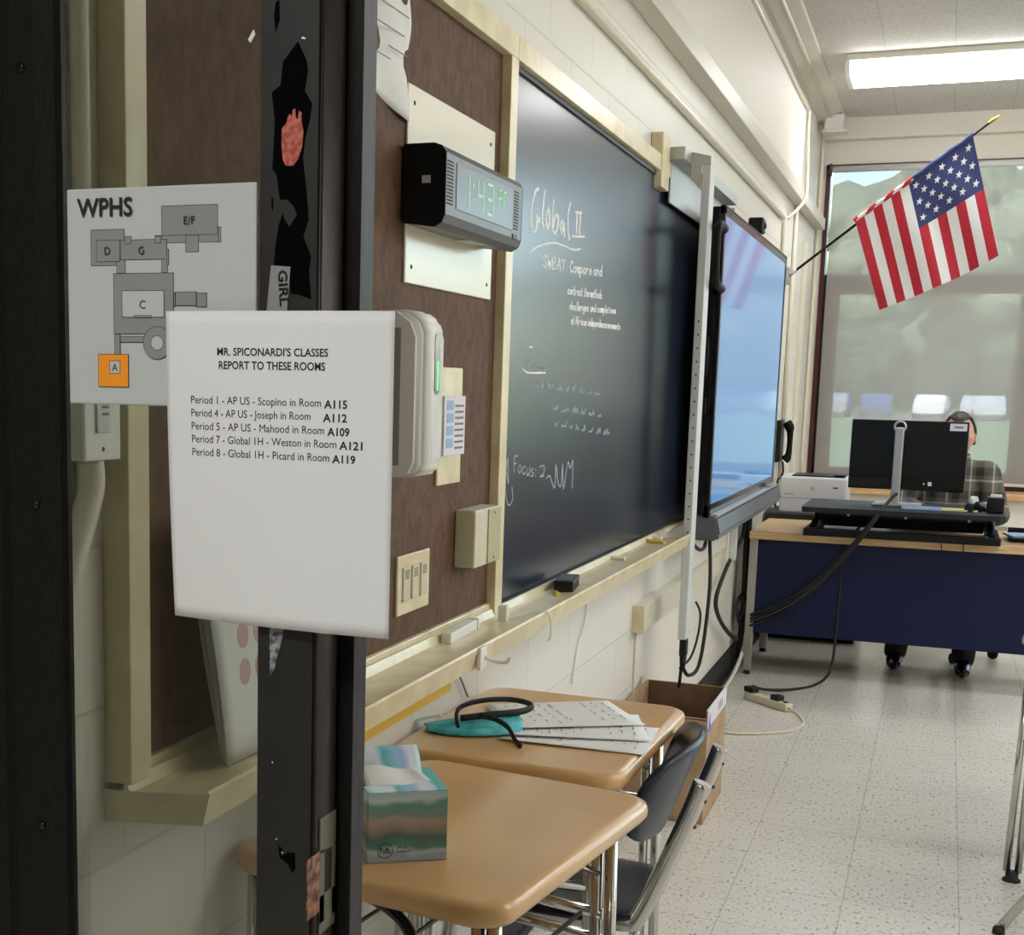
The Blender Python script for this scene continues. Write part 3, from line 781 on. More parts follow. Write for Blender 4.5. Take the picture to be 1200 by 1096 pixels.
# ---- stacked pamphlets standing in the tray behind the sidelight
t = thing('poster_packet', 'clear plastic packet of white sheets with red circles leaning in the tray behind the glass', 'poster', (-.87, 1.535, TZ + .005))
for k, (dx, m_) in enumerate(((0, M['light_grey']), (.006, M['paper']), (.012, M['paper']))):
    def sh(u, v, dx=dx, k=k): return (.01 + dx + -.028 * v + .006 * math.sin(PI * v) * (k - 1), -.005 * k + (.0 - .045 * v * (1 - u)) + .21 * u, .33 * v)
    obj('sheet', MB().grid(sh, 8, 10), m_, t, solid=.001)
cm = MB()
M['red_ring'] = mat('faded_red_print', lin(204, 168, 162), .6)
for yy, zz in ((.045, .168), (.045, .118), (.09, .168), (.09, .118)):
    pts = []
    for k in range(20):
        a = 2 * PI * k / 20
        pts.append((yy + .015 * math.cos(a), zz + .018 * math.sin(a)))
    cm.prism(pts, lambda a, b, d: (.0225 + d - .028 * (b / .33) + .006 * math.sin(PI * b / .33), a, b), 0, .0006)
obj('red_circle', cm, M['red_ring'], t)

# ------------------------------------------------------------------ fittings on the tackboard
TX = WX + .0152
t = thing('pinned_sheet', 'crumpled white paper pinned high on the tackboard by the door frame', 'paper', (TX, 2.22, 1.99))
def ps(u, v):
    y = -.16 + .245 * u - .005 * math.sin(7 * v)
    z = -.10 + .012 * math.sin(5 * u) + .26 * v
    return (.004 + .004 * math.sin(9 * u + 4 * v) + .003 * math.sin(13 * v), y, z)
obj('sheet', MB().grid(ps, 20, 20), M['paper'], t, solid=.0004)
c = MB()
for z, y0, y1, k in ((.02, -.09, .04, 0), (.055, -.10, .06, 0), (-.01, -.03, .055, 0), (.09, -.10, .05, 0), (-.03, -.09, -.02, 0)):
    c.box(.0105, .0113, y0, y1, z, z + .0018)
obj('printed_line', c, M['ink_grey'], t)

t = thing('backing_plate', 'glossy cream steel plate behind the digital clock', 'wall plate', (TX, 2.55, 1.60))
M['plate'] = mat('cream_steel_plate', lin(222, 214, 190), .25)
obj('plate', MB().box(0, .005, -.25, .245, 0, .345, .002), M['plate'], t)
for y, z in ((-.22, .315), (.215, .315), (-.22, .03), (.215, .03)):
    obj('screw', MB().lathe([(.004, 0), (.004, .001), (.002, .0018)], lambda a, b, c, y=y, z=z: (.005 + c, y + a, z + b), 10), M['dark_metal'], t)
# digital clock box
t = thing('digital_clock', 'dark grey wall clock box with green digits on the tackboard', 'clock', (TX + .005, 2.512, 1.702))
CL = .46; dep = .08
M['clock_grey'] = mat('charcoal_plastic', lin(96, 97, 102), .38)
prof = [(0, .0), (dep - .02, -.008), (dep - .006, .0), (dep, .014), (dep, .118), (dep - .008, .13), (dep - .022, .135), (0, .135)]
obj('case', MB().prism(prof, lambda a, b, d: (a, d, b), -CL / 2 + .004, CL / 2 - .004), M['clock_grey'], t)
for s in (-1, 1):
    obj('end_cap', MB().prism([(a * 1.0, b) for a, b in prof], lambda a, b, d: (a, d, b), s * (CL / 2 - .004), s * CL / 2), M['black'], t)
M['clock_glass'] = mat('clock_window', lin(104, 108, 118), .3, spec=.4)
scr = obj('display', MB().box(dep - .002, dep + .0012, -.175, .16, .028, .108, .0008), M['clock_glass'], t)
M['digit'] = mat('green_digits', lin(150, 200, 150), .4, emit=.10, emit_col=lin(140, 225, 140))
seg = {'1': 'bc', '4': 'fgbc', '3': 'abgcd', 'P': 'abefg', 'M': 'abef'}
dg = MB()
def seven(mb, ch, y, z, w, h, th=.0055):
    box = {'a': (0, w, h - th, h), 'd': (0, w, 0, th), 'g': (0, w, h / 2 - th / 2, h / 2 + th / 2), 'f': (0, th, h / 2, h), 'b': (w - th, w, h / 2, h), 'e': (0, th, 0, h / 2), 'c': (w - th, w, 0, h / 2)}
    for s_ in seg[ch]:
        a, b, c_, d = box[s_]
        mb.box(dep + .0012, dep + .0018, y + a, y + b, z + c_, z + d)
for q in (('1', -.135, .038, .03, .06), ('4', -.06, .038, .036, .06), ('3', -.002, .038, .036, .06), ('P', .066, .062, .022, .034, .004), ('M', .096, .062, .022, .034, .004)):
    dg = MB(); seven(dg, *q); obj('digit', dg, M['digit'], t)
for q in (.052, .078): obj('colon_dot', MB().box(dep + .0012, dep + .0018, -.088, -.081, q, q + .007), M['digit'], t)
g = MB()
for s0 in (-.222, .172):
    for k in range(13): g.box(dep - .0005, dep + .0008, s0, s0 + .03, .032 + k * .006, .0345 + k * .006)
obj('speaker_slots', g, M['black'], t)
obj('button', MB().box(dep - .001, dep + .002, .165, .195, .012, .022, .001), M['black_plastic'], t)
obj('port', MB().box(.036, .052, -CL / 2 - .0006, -CL / 2 + .001, .067, .08), M['sign_grey'], t)
obj('under_label', MB().box(.02, .05, -.0, .09, -.0075, -.004), M['sign_grey'], t)

# hand sanitiser dispenser
t = thing('sanitizer_dispenser', 'white hand sanitizer dispenser with dark level window on the tackboard', 'soap dispenser', (TX, 2.228, 1.26))
def rprof(d, h, r=.02):
    return [(0, 0), (d - r * 1.6, .0), (d - r * .5, r * .3), (d, r * 1.3), (d, h - r * 2.2), (d - r * .5, h - r * .9), (d - r * 1.8, h), (0, h)]
obj('back_shell', MB().prism(rprof(.078, .282), lambda a, b, d: (a, d, b), -.056, .056), M['white_plastic'], t)
cv = MB().prism(rprof(.093, .288, .018), lambda a, b, d: (a, d, b - .002), -.047, .05)
bmesh.ops.bevel(cv.bm, geom=list(cv.bm.edges), offset=.007, segments=3, affect='EDGES')
for f in cv.bm.faces: f.smooth = True
obj('cover', cv, M['white_plastic'], t)
obj('side_panel', MB().box(.004, .052, -.0575, -.0565, .02, .255, .0004), M['grey_plastic'], t)
st = [(.012 + .013 * math.cos(k * PI / 8), (.235 if k <= 8 else .155) + .013 * math.sin(k * PI / 8)) for k in range(17)]
obj('level_window', MB().prism(st, lambda a, b, d: (d, a, b), .0925, .0942), M['black_gloss'], t)
obj('level_strip', MB().box(.094, .0946, .010, .018, .15, .20), M['green_led'], t)
obj('front_label', MB().box(.0925, .0934, -.005, .03, .03, .075), M['label_white'], t)

t = thing('wall_plate', 'narrow beige blank plate beside the hand sanitizer dispenser', 'wall plate', (TX, 2.56, 1.222))
obj('plate', MB().box(0, .006, -.068, .068, 0, .232, .002), M['trim'], t)
t = thing('info_card', 'white and blue printed card clipped over the narrow beige plate', 'card', (TX + .0062, 2.575, 1.28))
obj('card', MB().box(0, .004, -.062, .062, 0, .118, .001), M['label_white'], t)
c = MB()
for k in range(4):
    c.box(.004, .0045, -.05, -.01, .015 + k * .025, .034 + k * .025); 
obj('printed_panel', c, M['blue_paper'], t)
c = MB()
for k in range(8): c.box(.004, .0045, .0, .05, .012 + k * .012, .0165 + k * .012)
obj('printed_line', c, M['ink_grey'], t)

t = thing('junction_box', 'beige surface box beside the chalkboard edge', 'junction box', (TX, 2.70, 1.045))
M['khaki'] = mat('khaki_cover', lin(180, 176, 140), .4)
obj('box', MB().box(0, .045, -.08, .085, 0, .12, .003), M['tan_plastic'], t)
obj('cover', MB().box(.045, .048, .0, .083, .003, .117, .001), M['khaki'], t)
for z in (.012, .108): obj('screw', MB().lathe([(.003, 0), (.002, .001)], lambda a, b, c, z=z: (.048 + c, .04 + a, z + b), 8), M['dark_metal'], t)

t = thing('light_switch', 'cream triple light switch plate low on the tackboard', 'light switch', (TX, 2.378, .99))
obj('plate', MB().box(0, .006, -.083, .083, 0, .113, .002), M['trim'], t)
for k in (-1, 0, 1):
    r_ = obj('rocker', MB().box(.005, .010, -.016 + k * .046, .016 + k * .046, .025, .09, .002), M['tan_plastic'], t)
    g = MB()
    for j in range(5): g.box(.0098, .0104, -.010 + k * .046, .010 + k * .046, .068 + j * .0036, .0698 + j * .0036)
    obj('grip_lines', g, M['dark_metal'], r_)
# single switch box on the block wall seen through the sidelight
t = thing('light_switch', 'white switch box with conduit on the block wall behind the sidelight', 'light switch', (WX, 1.325, 1.325))
obj('box', MB().box(.0, .034, -.035, .035, 0, .11, .004), M['light_grey'], t)
obj('plate', MB().box(.034, .039, -.036, .036, .0, .115, .002), M['white_plastic'], t)
rk = obj('rocker', MB().box(.0385, .042, -.015, .012, .032, .10, .001), M['label_white'], t)
g = MB()
for z in (.052, .06, .068, .076, .084): g.box(.0418, .0424, -.006, .007, z, z + .003)
obj('lettering_smudge', g, M['ink_grey'], rk)
obj('screw', MB().lathe([(.003, 0), (.002, .001)], lambda a, b, c: (.039 + c, a, .013 + b), 8), M['dark_metal'], t)
obj('conduit', MB().tube([(.014, .0, .11), (.014, .0, CZ - 1.325 - .06)], .011, 10), M['raceway'], t)
obj('conduit', MB().tube(smooth([(.02, .0, .0), (.02, .0, -.04), (.016, -.035, -.12), (.012, -.05, -.2), (.012, -.05, -.45)], 5), [.016] * 21, 12), M['raceway'], t)

# ------------------------------------------------------------------ upper wall conduits
def conduit(name, pts, r, label, m=None, seg=10):
    p = smooth(pts, 6) if len(pts) > 2 else pts
    o = Vector(p[0])
    ob = obj(name, MB().tube([Vector(q) - o for q in p], r, seg), m or M['raceway'], loc=o)
    return tag(ob, label, 'conduit')
conduit('wall_conduit', [(WX + .014, 1.2, 2.383), (WX + .014, 8.0, 2.383)], .0135, 'cream horizontal conduit above the chalkboard, below the boxed ledge')
conduit('wall_conduit', [(WX + .060, 1.2, 3.042), (WX + .060, 8.46, 3.042)], .011, 'cream conduit running along the top edge of the high wall panel')
conduit('wall_conduit', [(WX + .064, 8.475, 3.05), (WX + .066, 8.475, 2.9), (WX + .078, 8.475, 2.62), (WX + .076, 8.4, 2.52), (WX + .03, 8.13, 2.40), (WX + .012, 8.04, 2.36), (WX + .012, 8.04, 2.1), (WX + .012, 8.04, .8)], .010, 'cream conduit bending down the wall behind the big screen')
conduit('wall_conduit', [(WX + .016, 9.96, 3.16), (WX + .016, 9.96, 2.3), (WX + .012, 9.96, .8)], .012, 'cream vertical conduit in the window corner')
conduit('wall_conduit', [(WX + .085, 1.2, 3.222), (WX + .085, 9.66, 3.222)], .010, 'cream conduit along the ceiling soffit to the corner box')
t = thing('corner_box', 'white electrical box at the ceiling corner by the window', 'junction box', (WX + .10, 9.72, 3.225))
obj('box', MB().box(-.055, .065, -.07, .07, -.09, .012, .008), M['white_plastic'], t)
obj('base_plate', MB().box(-.07, .085, -.075, .075, -.105, -.088, .004), M['cream'], t)
tag(obj('wall_pipe', MB().tube([(0, 0, 0), (0, 0, 2.3)], .013, 10), M['raceway'], loc=(WX + .013, 8.62, .75)), 'cream vertical pipe on the wall right of the big screen', 'conduit')
tag(obj('wall_raceway', MB().box(0, .03, -.05, .05, 0, 1.6, .004), M['raceway'], loc=(WX, 9.3, .78)), 'wide cream vertical raceway near the window corner', 'raceway')
# ------------------------------------------------------------------ wall mount and the big screen
t = thing('screen_mount', 'grey and white steel wall mount behind the big screen', 'wall mount', (WX, 5.3, 0))
obj('upright', MB().box(.122, .150, -.60, -.51, .55, 2.17, .003), M['light_grey'], t)
obj('upright', MB().box(.03, .06, 1.2, 1.25, .62, 2.16, .003), M['light_grey'], t)
obj('gusset', MB().prism([(.085, 2.12), (.085, 2.205), (.150, 2.19), (.150, 2.165), (.121, 2.165), (.121, 2.08)], lambda a, b, d: (a, d, b), -.605, -.601), M['silver'], t)
for k in range(17): obj('punched_hole', MB().prism([(.0035 * math.cos(a * PI / 4), .0035 * math.sin(a * PI / 4)) for a in range(8)], lambda a, b, d, k=k: (.137 + a, -.6002 - d, .93 + k * .045 + b), 0, .0006), M['dark_metal'], t)
obj('channel', MB().box(.0, .085, -.72, .46, 2.165, 2.205, .002), M['silver'], t)
obj('back_plate', MB().box(.032, .038, -.70, .42, 2.03, 2.165, .001), M['silver'], t)
obj('cross_rail', MB().box(.04, .06, .43, 1.6, 2.0, 2.06, .003), M['light_grey'], t)
obj('cross_rail', MB().box(.04, .06, .43, 1.6, 1.02, 1.12, .003), M['light_grey'], t)
obj('side_plate', MB().box(.0, .07, .50, .506, 2.09, 2.16, .001), M['silver'], t)
tag(obj('wood_block', MB().box(0, .04, -.06, .06, 0, .17, .003), M['trim'], loc=(WX, 4.50, 2.06)), 'short cream wood block fixed over the chalkboard top rail beside the steel mount', 'wood block')

XS = -.79
t = thing('interactive_screen', 'large wall mounted black touch screen glowing light blue', 'screen', (XS, 5.06, .95))
SW, SH = 2.0, 1.125
obj('housing', MB().box(-.052, -.012, .0, SW, .01, SH, .010), M['black'], t)
fr = MB()
fr.box(-.02, .0, 0, SW, SH - .03, SH, .003).box(-.02, .0, 0, .03, .0, SH, .003).box(-.02, .0, SW - .03, SW, .0, SH, .003).box(-.02, .0, 0, SW, .0, .05, .003)
obj('bezel', fr, M['black_gloss'], t)
obj('top_edge', MB().box(-.018, .001, .0, SW, SH, SH + .004, .001), M['dark_metal'], t)
M['speaker_grey'] = mat('grey_speaker_bar', lin(92, 95, 102), .4)
bar = MB().prism([(-.08, -.01), (.03, -.015), (.045, -.085), (.03, -.105), (-.08, -.105)], lambda a, b, d: (a, d, b + .02), .0, SW)
bmesh.ops.bevel(bar.bm, geom=list(bar.bm.edges), offset=.008, segments=2, affect='EDGES')
obj('speaker_bar', bar, M['speaker_grey'], t)
obj('pen_tray', MB().box(.0, .03, .03, SW - .05, .004, .012, .002), M['silver'], t)
pt = obj('stylus', MB().tube([(.02, 1.62, .02), (.02, 1.84, .022)], [.006, .007], 10), M['grey_plastic'], t)
obj('handle', MB().tube(smooth([(-.02, .012, 1.035), (.014, -.08, 1.034), (.024, -.26, 1.03), (.025, -.31, .99), (.025, -.31, .87), (.024, -.26, .83), (.014, -.08, .826), (-.02, .012, .825)], 4), .014, 10), M['black'], t)
g = MB()
g.box(-.068, -.03, -.03, .01, .52, .66, .004).box(-.064, -.03, -.022, .01, .38, .44, .004)
obj('side_module', g, M['black_plastic'], t)
def screen_mat():
    m = mat('lit_screen', (.02, .03, .04), .06, spec=.5)
    tc = N(m, 'ShaderNodeTexCoord'); sx = N(m, 'ShaderNodeSeparateXYZ'); L(m, tc.outputs['Object'], sx.inputs[0])
    mr = N(m, 'ShaderNodeMapRange'); mr.inputs['From Min'].default_value = 0; mr.inputs['From Max'].default_value = 1.1
    L(m, sx.outputs['Z'], mr.inputs[0])
    rp = ramp(m, [(0, lin(96, 158, 214)), (1, lin(134, 176, 226))]); L(m, mr.outputs[0], rp.inputs[0])
    L(m, rp.outputs[0], B(m).inputs['Emission Color']); B(m).inputs['Emission Strength'].default_value = .33
    return m
M['screen'] = screen_mat()
obj('display', MB().box(-.010, -.0035, .028, SW - .028, .048, SH - .028), M['screen'], t)
t = thing('wall_camera', 'small black camera perched on top of the big screen', 'camera', (XS - .045, 6.22, 2.082))
obj('body', MB().box(-.03, .035, -.045, .045, .02, .085, .008), M['black_plastic'], t)
obj('foot', MB().box(-.02, .02, -.03, .03, -.001, .02, .003), M['black'], t)
obj('lens', MB().lathe([(.014, 0), (.014, .006), (.009, .01)], lambda a, b, c: (.033 + c, a, .052 + b), 14), M['black_gloss'], t)
t = thing('wall_phone', 'black telephone handset hanging on the wall beyond the big screen', 'telephone', (WX, 8.47, 1.0))
obj('base', MB().box(0, .03, -.09, .09, .0, .25, .006), M['black_plastic'], t)
obj('handset', MB().tube(smooth([(.05, 0, .01), (.07, 0, .04), (.075, 0, .12), (.07, 0, .2), (.05, 0, .24)], 4), [.026, .027, .028, .026, .02, .018, .017, .016, .016, .017, .018, .02, .026, .028, .027, .026, .025], 12), M['black'], t)
obj('cord', MB().tube(smooth([(.04, 0, .0), (.045, .02, -.06), (.03, .03, -.1), (.02, -.02, -.12), (.015, -.03, -.3)], 4), .006, 8), M['black_rubber'], t)

# ------------------------------------------------------------------ low wall trunking and cords under the screen
t = thing('wall_ledge', 'cream painted shallow ledge box low on the wall under the chalkboard end', 'ledge', (WX, 5.3, .60))
obj('box', MB().box(0, .04, -.80, .9, 0, .09, .003), M['raceway'], t)
obj('end_face', MB().box(.0, .041, -.804, -.80, -.001, .091), M['trim'], t)
obj('lower_panel', MB().box(0, .008, -.75, .0, -.46, 0, .002), M['cream'], t)
t = thing('wall_panel', 'cream cover panel on the wall below the big screen', 'wall panel', (WX, 5.95, .69))
obj('cover', MB().box(0, .02, -.55, .5, .001, .40, .003), M['cream'], t)
obj('side_strip', MB().box(0, .03, .50, .58, -.09, .42, .003), M['raceway'], t)
def cable(name, pts, r, m, label, n=6, seg=8, cat='cable', group=None):
    p = smooth(pts, n); o = Vector(pts[0])
    ob = obj(name, MB().tube([q - o for q in p], r, seg), m, loc=o)
    return tag(ob, label, cat, group)
t = thing('power_plug', 'black plug hanging at the foot of the white upright', 'plug', (-.803, 4.745, .475))
obj('plug_body', MB().box(-.013, .013, -.02, .02, 0.01, .074, .006), M['black_plastic'], t)
obj('plug_neck', MB().lathe([(.010, -.03), (.013, .01)], seg=10), M['black_rubber'], t)
cable('cable', [(-.803, 4.745, .445), (-.79, 4.80, .405), (-.772, 4.9, .42), (-.762, 4.95, .55), (-.767, 5.03, .72), (-.79, 5.12, .86)], .007, M['black_rubber'], 'thick black cord looping down from the big screen')
cable('cable', [(-.812, 4.745, .44), (-.795, 4.86, .46), (-.782, 4.91, .53), (-.780, 4.93, .61), (-.797, 4.92, .655)], .0045, M['black_rubber'], 'thin black cord curving beside the white upright')
cable('cable', [(-.806, 4.742, .45), (-.815, 4.76, .36), (-.83, 4.80, .25), (-.85, 4.83, .1), (-.86, 4.9, .012)], .006, M['black_rubber'], 'black cord dropping to the floor behind the cardboard box')
cable('cable', [(-.815, 4.90, .868), (-.805, 4.97, .842), (-.80, 5.05, .838), (-.81, 5.15, .85)], .007, M['black_rubber'], 'short black cable sagging under the near corner of the big screen')
cable('cable', [(-.90, 6.95, .85), (-.905, 6.9, .70), (-.905, 6.5, .62), (-.905, 6.15, .50), (-.90, 6.2, .40), (-.89, 6.5, .27), (-.88, 6.75, .20)], .010, M['black_rubber'], 'black cable arcing along the wall under the big screen')
t = thing('power_column', 'white vertical cable cover on the wall left of the blue desk', 'cable cover', (WX, 7.06, .16))
obj('cover', MB().box(.001, .042, -.04, .04, .16, .72, .004), M['white_plastic'], t)
obj('end_taper', MB().prism([(.001, .16), (.042, .16), (.03, .05), (.001, .04)], lambda a, b, d: (a, d, b), -.03, .03), M['white_plastic'], t)
obj('side_bundle', MB().tube(smooth([(.05, -.07, .72), (.05, -.075, .5), (.052, -.07, .3), (.05, -.06, .1), (.04, -.06, -.1)], 4), .018, 8), M['black_rubber'], t)
obj('cable_coil', MB().tube([(.06 + .03 * math.sin(k * .5), -.09 + .07 * math.cos(k * .7), .16 + .075 * math.sin(k * .7)) for k in range(40)], .008, 6), M['black_rubber'], t)
cable('cable', [(-.885, 7.02, .24), (-.87, 6.98, .16), (-.875, 6.85, .08), (-.89, 6.6, .012), (-.895, 6.0, .011), (-.895, 5.2, .01)], .010, M['raceway'], 'ivory cable dropping to the floor along the baseboard')

# ------------------------------------------------------------------ flag on a wall pole
A_, B_ = Vector((-.568, 8.30, 2.393)), Vector((.015, 8.30, 2.833))
C_, D_ = Vector((.196, 8.28, 2.182)), Vector((-.404, 8.32, 1.893))
t = thing('flag', 'american flag hanging from a dark pole slanting out of the wall', 'flag', (-.92, 8.38, 2.10))
og = Vector((-.92, 8.38, 2.10))
pv = (B_ - A_).normalized()
M['flag_red'] = speckle(mat('flag_red', lin(186, 28, 52), .7), lin(178, 24, 46), lin(196, 36, 60), 200)
M['flag_white'] = mat('flag_white', lin(232, 232, 232), .7)
M['flag_blue'] = speckle(mat('flag_blue', lin(48, 60, 112), .7), lin(42, 54, 104), lin(56, 68, 122), 200)
def cloth(u, v, off=0):
    """u along the pole 0..1, v down the fly 0..1"""
    a = A_ + (B_ - A_) * u; b = D_ + (C_ - D_) * u
    p = a + (b - a) * v
    y = .035 * v * math.sin(7 * u + 2.2 * v) + .012 * math.sin(15 * u - 3 * v) * min(1, v * 3)
    return p + Vector((0, y - off, -.02 * math.sin(PI * u) * v)) - og
def stripe_m(u, v):
    k = int(min(12, u * 13))
    if u > 6 / 13 and v < .44: return 2
    return 0 if k % 2 == 0 else 1
g = MB().grid(lambda u, v: cloth(u, v), 52, 50, stripe_m)
for sg in (-1, 1):
    for r_ in range(9):
        for k in range(3 if r_ % 2 == 0 else 2):
            uc = 6 / 13 + (7 / 13) * (r_ + .9) / 9.8
            vc = .44 * ((2 * k + 1 + (0 if r_ % 2 == 0 else 1)) / 6)
            vs = []
            for q in range(10):
                rad = .022 if q % 2 == 0 else .009
                an = q * PI / 5 + .2
                vs.append(g.bm.verts.new(cloth(uc + rad / .73 * math.sin(an), vc + rad / .66 * math.cos(an), .002 * sg)))
            f = g.bm.faces.new(vs); f.material_index = 1
obj('cloth', g, [M['flag_red'], M['flag_white'], M['flag_blue']], t, recalc=False)
def sleeve_m(u, v):
    k = int((u * 13 + v * 2.2)) % 2
    return 2 if u > .5 else k
g = MB().grid(lambda u, v: A_ + (B_ - A_) * (u * 1.02 - .01) + Vector((-pv.z * math.cos(v * 2 * PI), -math.sin(v * 2 * PI) - .0, pv.x * math.cos(v * 2 * PI))) * (.0125 + .003 * math.sin(u * 40 + v * 6)) - og, 52, 14, sleeve_m)
obj('sleeve', g, [M['flag_red'], M['flag_white'], M['flag_blue']], t)
tip = B_ + pv * .16
obj('pole', MB().tube([Vector((-.02, 0, -.02)), B_ + pv * .10 - og], .0075, 12), M['black'], t)
obj('spear', MB().tube([B_ + pv * .09 - og, B_ + pv * .105 - og, B_ + pv * .13 - og, tip - og], [.006, .01, .009, .0008], 10), M['gold'], t)
obj('wall_bracket', MB().box(-.022, .0, -.03, .03, -.06, .04, .003).tube([(-.02, 0, -.018), (.04, 0, .028)], .012, 12), M['steel'], t)

# ------------------------------------------------------------------ student desks
M['desk_top'] = speckle(mat('tan_desk_top', lin(196, 156, 108), .32, coat=.4, coat_rough=.18), lin(196, 154, 104), lin(216, 174, 114), 3.2, detail=3, lo=.3, hi=.7, bump=.0)
def superq(hx, hy, r, n=7):
    pts = []
    for cx, cy, a0 in ((hx - r, hy - r, 0), (-hx + r, hy - r, 90), (-hx + r, -hy + r, 180), (hx - r, -hy + r, 270)):
        for k in range(n + 1):
            a = R(a0 + 90 * k / n); pts.append((cx + r * math.cos(a), cy + r * math.sin(a)))
    return pts
def make_desk():
    t = thing('student_desk', None, None)
    z = .74; rings = []
    mb = MB()
    for ins, zz in ((.024, z - .036), (.008, z - .033), (.001, z - .024), (0, z - .014), (.003, z - .005), (.011, z - .0008), (.02, z)):
        rings.append([mb.bm.verts.new((a, b, zz)) for a, b in superq(.228 - ins, .305 - ins, .055 - ins * .6)])
    n = len(rings[0])
    for P, Q in zip(rings, rings[1:]):
        for k in range(n):
            f = mb.bm.faces.new((P[k], P[(k + 1) % n], Q[(k + 1) % n], Q[k])); f.smooth = True
    mb.bm.faces.new(rings[0][::-1]); mb.bm.faces.new(rings[-1])
    obj('desk_top', mb, M['desk_top'], t)
    for sx in (1, -1):
        for sy in (1, -1):
            x, y = (.168, sy * .222) if sx > 0 else (-.186, sy * .260)
            lg = MB()
            for dx in (-.012, .012):
                lg.tube([(x + dx, y, z - .036), (x + dx * 1.3 + sx * .01, y + sy * .004, .03)], .0105, 12)
            o = obj('leg', lg, M['chrome'], t)
            obj('foot', MB().lathe([(.017, 0), (.017, .008), (.012, .012), (.012, .032)], lambda a, b, c, x=x, y=y, sx=sx, sy=sy: (x + a * 1.5 + sx * .01, y + b + sy * .004, c), 14), M['black_rubber'], o)
    fr = MB()
    fr.box(-.19, .19, -.235, -.21, z - .045, z - .034, .002).box(-.19, .19, .21, .235, z - .045, z - .034, .002).box(-.2, -.17, -.272, .272, z - .045, z - .034, .002)
    obj('frame', fr, M['black'], t)
    for sy in (1, -1):
        obj('side_bar', MB().tube([(-.19, sy * .26, .545), (.17, sy * .222, .545)], .010, 10).tube([(-.19, sy * .26, .50), (.17, sy * .222, .50)], .010, 10), M['chrome'], t)
    obj('bracket', MB().tube(smooth([(-.10, -.236, z - .04), (.02, -.238, z - .06), (.07, -.238, z - .12), (.085, -.236, z - .26)], 5), .009, 10), M['black_gloss'], t)
    obj('brace', MB().tube([(.165, .21, .62), (.02, .12, z - .045)], .006, 8), M['chrome'], t)
    obj('book_rack', MB().tube([(-.15, -.2, .55), (-.15, .2, .55)], .004, 6).tube([(-.05, -.2, .55), (-.05, .2, .55)], .004, 6).tube([(.05, -.2, .55), (.05, .2, .55)], .004, 6).tube([(.14, -.2, .55), (.14, .2, .55)], .004, 6), M['dark_metal'], t)
    return t
d1 = make_desk(); d1.location = (-.672, 1.94, 0); d1.rotation_euler.z = R(-8)
tag(d1, 'nearest tan student desk beside the door frame, holding the tissue box', 'desk', 'student desks')
d2 = copy_tree(d1); d2.location = (-.704, 2.592, 0); d2.rotation_euler.z = R(-1.5)
tag(d2, 'second tan student desk, behind the nearest one, holding white papers', 'desk', 'student desks')
d3 = copy_tree(d1); d3.location = (.511, 4.47, 0); d3.rotation_euler.z = R(-8)
tag(d3, 'tan student desk at the right edge of the picture, only a chrome leg showing', 'desk', 'student desks')

# ------------------------------------------------------------------ school chairs
M['navy_plastic'] = mat('navy_plastic', lin(20, 29, 46), .3, spec=.35)
def make_chair():
    """faces -x; origin on the floor under the seat"""
    t = thing('school_chair', None, None)
    def seat(u, v):
        a = 2 * u - 1; b = 2 * v - 1
        n = 4.2
        k = (abs(a) ** n + abs(b) ** n) ** (1 / n) if (a or b) else 1
        m = max(abs(a), abs(b)); s = m / k if k else 1
        x, y = a * s * .20, b * s * .172
        z = .447 - .012 * (1 - (y / .172) ** 2) * .8 + (-.03 * max(0, (-x - .13) / .07) ** 2) + .012 * max(0, (x - .1) / .1) ** 2 - .010 * m ** 8
        return (x, y, z)
    obj('seat', MB().grid(seat, 20, 20), M['navy_plastic'], t, solid=.008)
    def back(u, v):
        a = 2 * u - 1; b = 2 * v - 1
        n = 3.2
        k = (abs(a) ** n + abs(b) ** n) ** (1 / n) if (a or b) else 1
        m = max(abs(a), abs(b)); s = m / k if k else 1
        y = a * s * .205; zz = b * s * .092
        x = .235 + .33 * zz - .055 * (y / .205) ** 2 + .12 * zz * abs(zz) / .092 * .3
        return (x, y, .675 + zz)
    obj('backrest', MB().grid(back, 20, 12), M['navy_plastic'], t, solid=.012)
    for s in (-1, 1):
        y = s * .135
        obj('upright', MB().tube(smooth([(.290, y, .715), (.262, y, .63), (.19, y, .45), (.15, y, .425), (0, y, .422), (-.14, y, .42), (-.175, y, .40), (-.205, y * 1.1, .02)], 5), .0125, 12, 1.35), M['chrome'], t)
        lg = obj('leg', MB().tube([(.10, y, .42), (.215, y * 1.15, .02)], .0115, 10), M['chrome'], t)
        obj('glide', MB().lathe([(.015, 0), (.015, .012), (.012, .03)], lambda a, b, c, y=y: (.215 + a, y * 1.15 + b, c), 12), M['black_rubber'], lg)
        for z_ in (.63, .68):
            obj('rivet', MB().sphere((.262 + (z_ - .63) * .31 + .018, y, z_), .005, 1), M['dark_metal'], t)
    obj('cross_bar', MB().tube([(.14, -.14, .31), (.14, .14, .31)], .008, 8), M['chrome'], t)
    obj('cross_bar', MB().tube([(-.19, -.14, .25), (-.19, .14, .25)], .008, 8), M['chrome'], t)
    return t
c1 = make_chair(); c1.location = (-.655, 2.535, 0); c1.rotation_euler.z = R(2)
tag(c1, 'navy plastic chair with chrome frame tucked under the second student desk', 'chair', 'school chairs')
t = thing('school_stool', 'low stool with splayed chrome legs at the lower right picture edge', 'stool', (.671, 3.95, 0), R(-14))
obj('seat', MB().lathe([(.15, .43), (.185, .435), (.19, .445), (.18, .455), (.05, .458)], seg=32), M['navy_plastic'], t)
